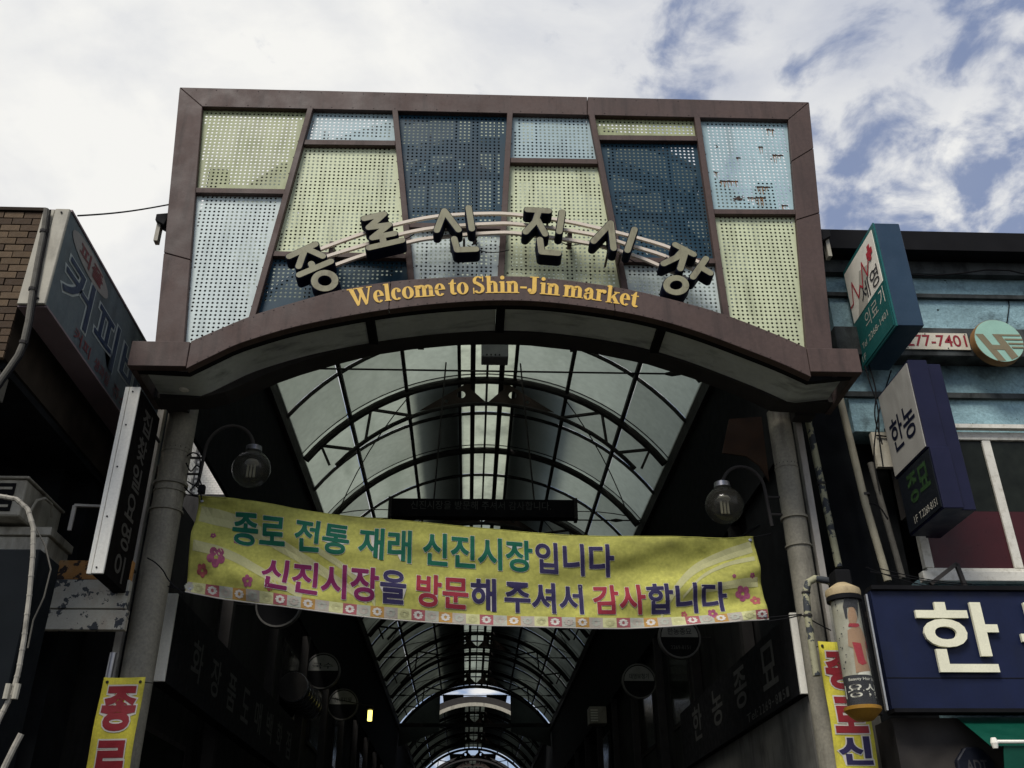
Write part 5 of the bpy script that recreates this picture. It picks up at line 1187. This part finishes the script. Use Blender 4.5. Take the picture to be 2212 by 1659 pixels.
# vertical pipes right of the gate
def pipe(label, pts, r, m, Y, clamps=(), cat='pipe'):
    P = [at(x, y, Y) for x, y in pts]; t = thing('downpipe', label, cat, P[-1], 'pipes right of the gate')
    obj('tube', MB().tube(P, r, 12), m, t, smooth=True)
    for k in clamps:
        p = P[0].lerp(P[-1], k); d = (P[-1] - P[0]).normalized() * .012; obj('clamp', MB().tube([p - d, p + d], r + .009, 12), steel_d, t)
pipe('peeling grey and cream pipe just right of the right pillar', [(1740, 880), (1812, 1225)], .034, peel_pipe, 8.75, (.5,))
pipe('straight beige drain pipe in front of the dark gap', [(1815, 862), (1870, 1090), (1918, 1255)], .036, pipe_beige, 8.6, (.55,))
pipe('greyish weathered pipe beside the navy projecting sign', [(1880, 1000), (1950, 1250)], .03, conduit_m, 8.8)
P = [at(x, y, 8.36) for x, y in [(1812, 1262), (1785, 1254), (1760, 1250), (1746, 1258), (1741, 1280), (1745, 1330), (1755, 1400), (1764, 1460)]]
el = thing('elbow_pipe', 'peeling cream elbow pipe above the right upright banner', 'pipe', P[-1]); obj('tube', MB().tube(P, .033, 12), peel_pipe, el, smooth=True)
for k in (4, 5): obj('clamp', MB().tube([P[k] - Vector((0, 0, .008)), P[k] + Vector((0, 0, .008))], .04, 12), steel_d, el)
nb_ = thing('notice_board', 'small cream notice box behind the navy projecting sign', 'box', at(1900, 965, 8.9))
a = at(1880, 935, 8.9); b = at(1935, 1010, 8.9); obj('box', MB().box(a.x, b.x, 8.88, 8.94, b.z, a.z), plate_m, nb_); obj('hook', MB().tube([Vector((a.x + .04, 8.86, a.z - .05)), Vector((b.x, 8.86, a.z - .06)), Vector((b.x - .02, 8.86, b.z + .05))], .01, 5), black, nb_)
# wall behind the pipes (dark side wall of the blue building)
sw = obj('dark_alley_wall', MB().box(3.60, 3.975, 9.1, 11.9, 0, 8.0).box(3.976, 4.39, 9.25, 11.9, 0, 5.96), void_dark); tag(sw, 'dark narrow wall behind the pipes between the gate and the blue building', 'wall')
# cables between the projecting signs
cd = thing('sign_cables', 'black power cables hanging between the two projecting box signs', 'cables', at(1890, 900, 8.6))
for pts, Y in (([(1868, 790), (1880, 830), (1896, 880), (1900, 950), (1908, 1010)], 8.6), ([(1876, 785), (1892, 845), (1890, 900), (1906, 960)], 8.7), ([(1925, 800), (1910, 850), (1896, 905), (1888, 985), (1900, 1060)], 8.75), ([(1870, 1092), (1885, 1088), (1902, 1098), (1918, 1122)], 8.58), ([(1856, 690), (1862, 740), (1872, 792)], 8.8)):
    obj('cable', MB().tube([at(x, y, Y) for x, y in smooth_tab(pts, 20)], .0075, 5), black, cd)
# green awning and alarm box below the board
aw = thing('awning', 'green awning under the navy shop board at the lower right corner', 'awning', (5.0, 8.0, 2.6))
A0, A1 = at(2068, 1552, 8.45), at(2140, 1612, 7.95)
obj('canopy', MB().prism([A0, A0 + Vector((4, 0, 0)), A1 + Vector((4, 0, 0)), A1], (0, .012, .012)), green_awn, aw); obj('front_bar', MB().tube([A1 + Vector((.02, -.03, .03)), A1 + Vector((4, -.03, .03))], .014, 8), white_paint, aw); obj('valance', MB().prism([A1 + Vector((.1, -.01, 0)), A1 + Vector((4, -.01, 0)), A1 + Vector((4, -.01, -.25)), A1 + Vector((.05, -.01, -.25))], (0, .008, 0)), green_awn, aw); obj('knuckle', MB().lathe([(.02, -.04), (.03, 0), (.02, .04)], A1 + Vector((.02, -.03, .02)), 10), white_paint, aw)
sf = obj('lower_shop_front', MB().box(3.62, 8.5, 8.5, 8.9, 0, 3.02), mat('shop_front_paint', (.045, .04, .036), .8, var=.3), bl)
ad = thing('alarm_box', 'dark octagonal alarm box with three letters at the bottom right', 'alarm box', at(2110, 1650, 8.4))
c = at(2112, 1662, 8.44); obj('case', MB().prism([c + Vector((.17 * math.cos(R_(22.5 + 45 * k)), 0, .19 * math.sin(R_(22.5 + 45 * k)))) for k in range(8)], (0, .08, 0)), mat('alarm_dark', (.010, .012, .02), .4), ad, bevel=.01)
text('letters', 'ADT', face_front((c.x, c.y, c.z)), (-.09, .09, -.02, .075), mat('alarm_text', (.05, .05, .055), .5), ad, off=.02)

bpy.data.scenes.remove(TSC)
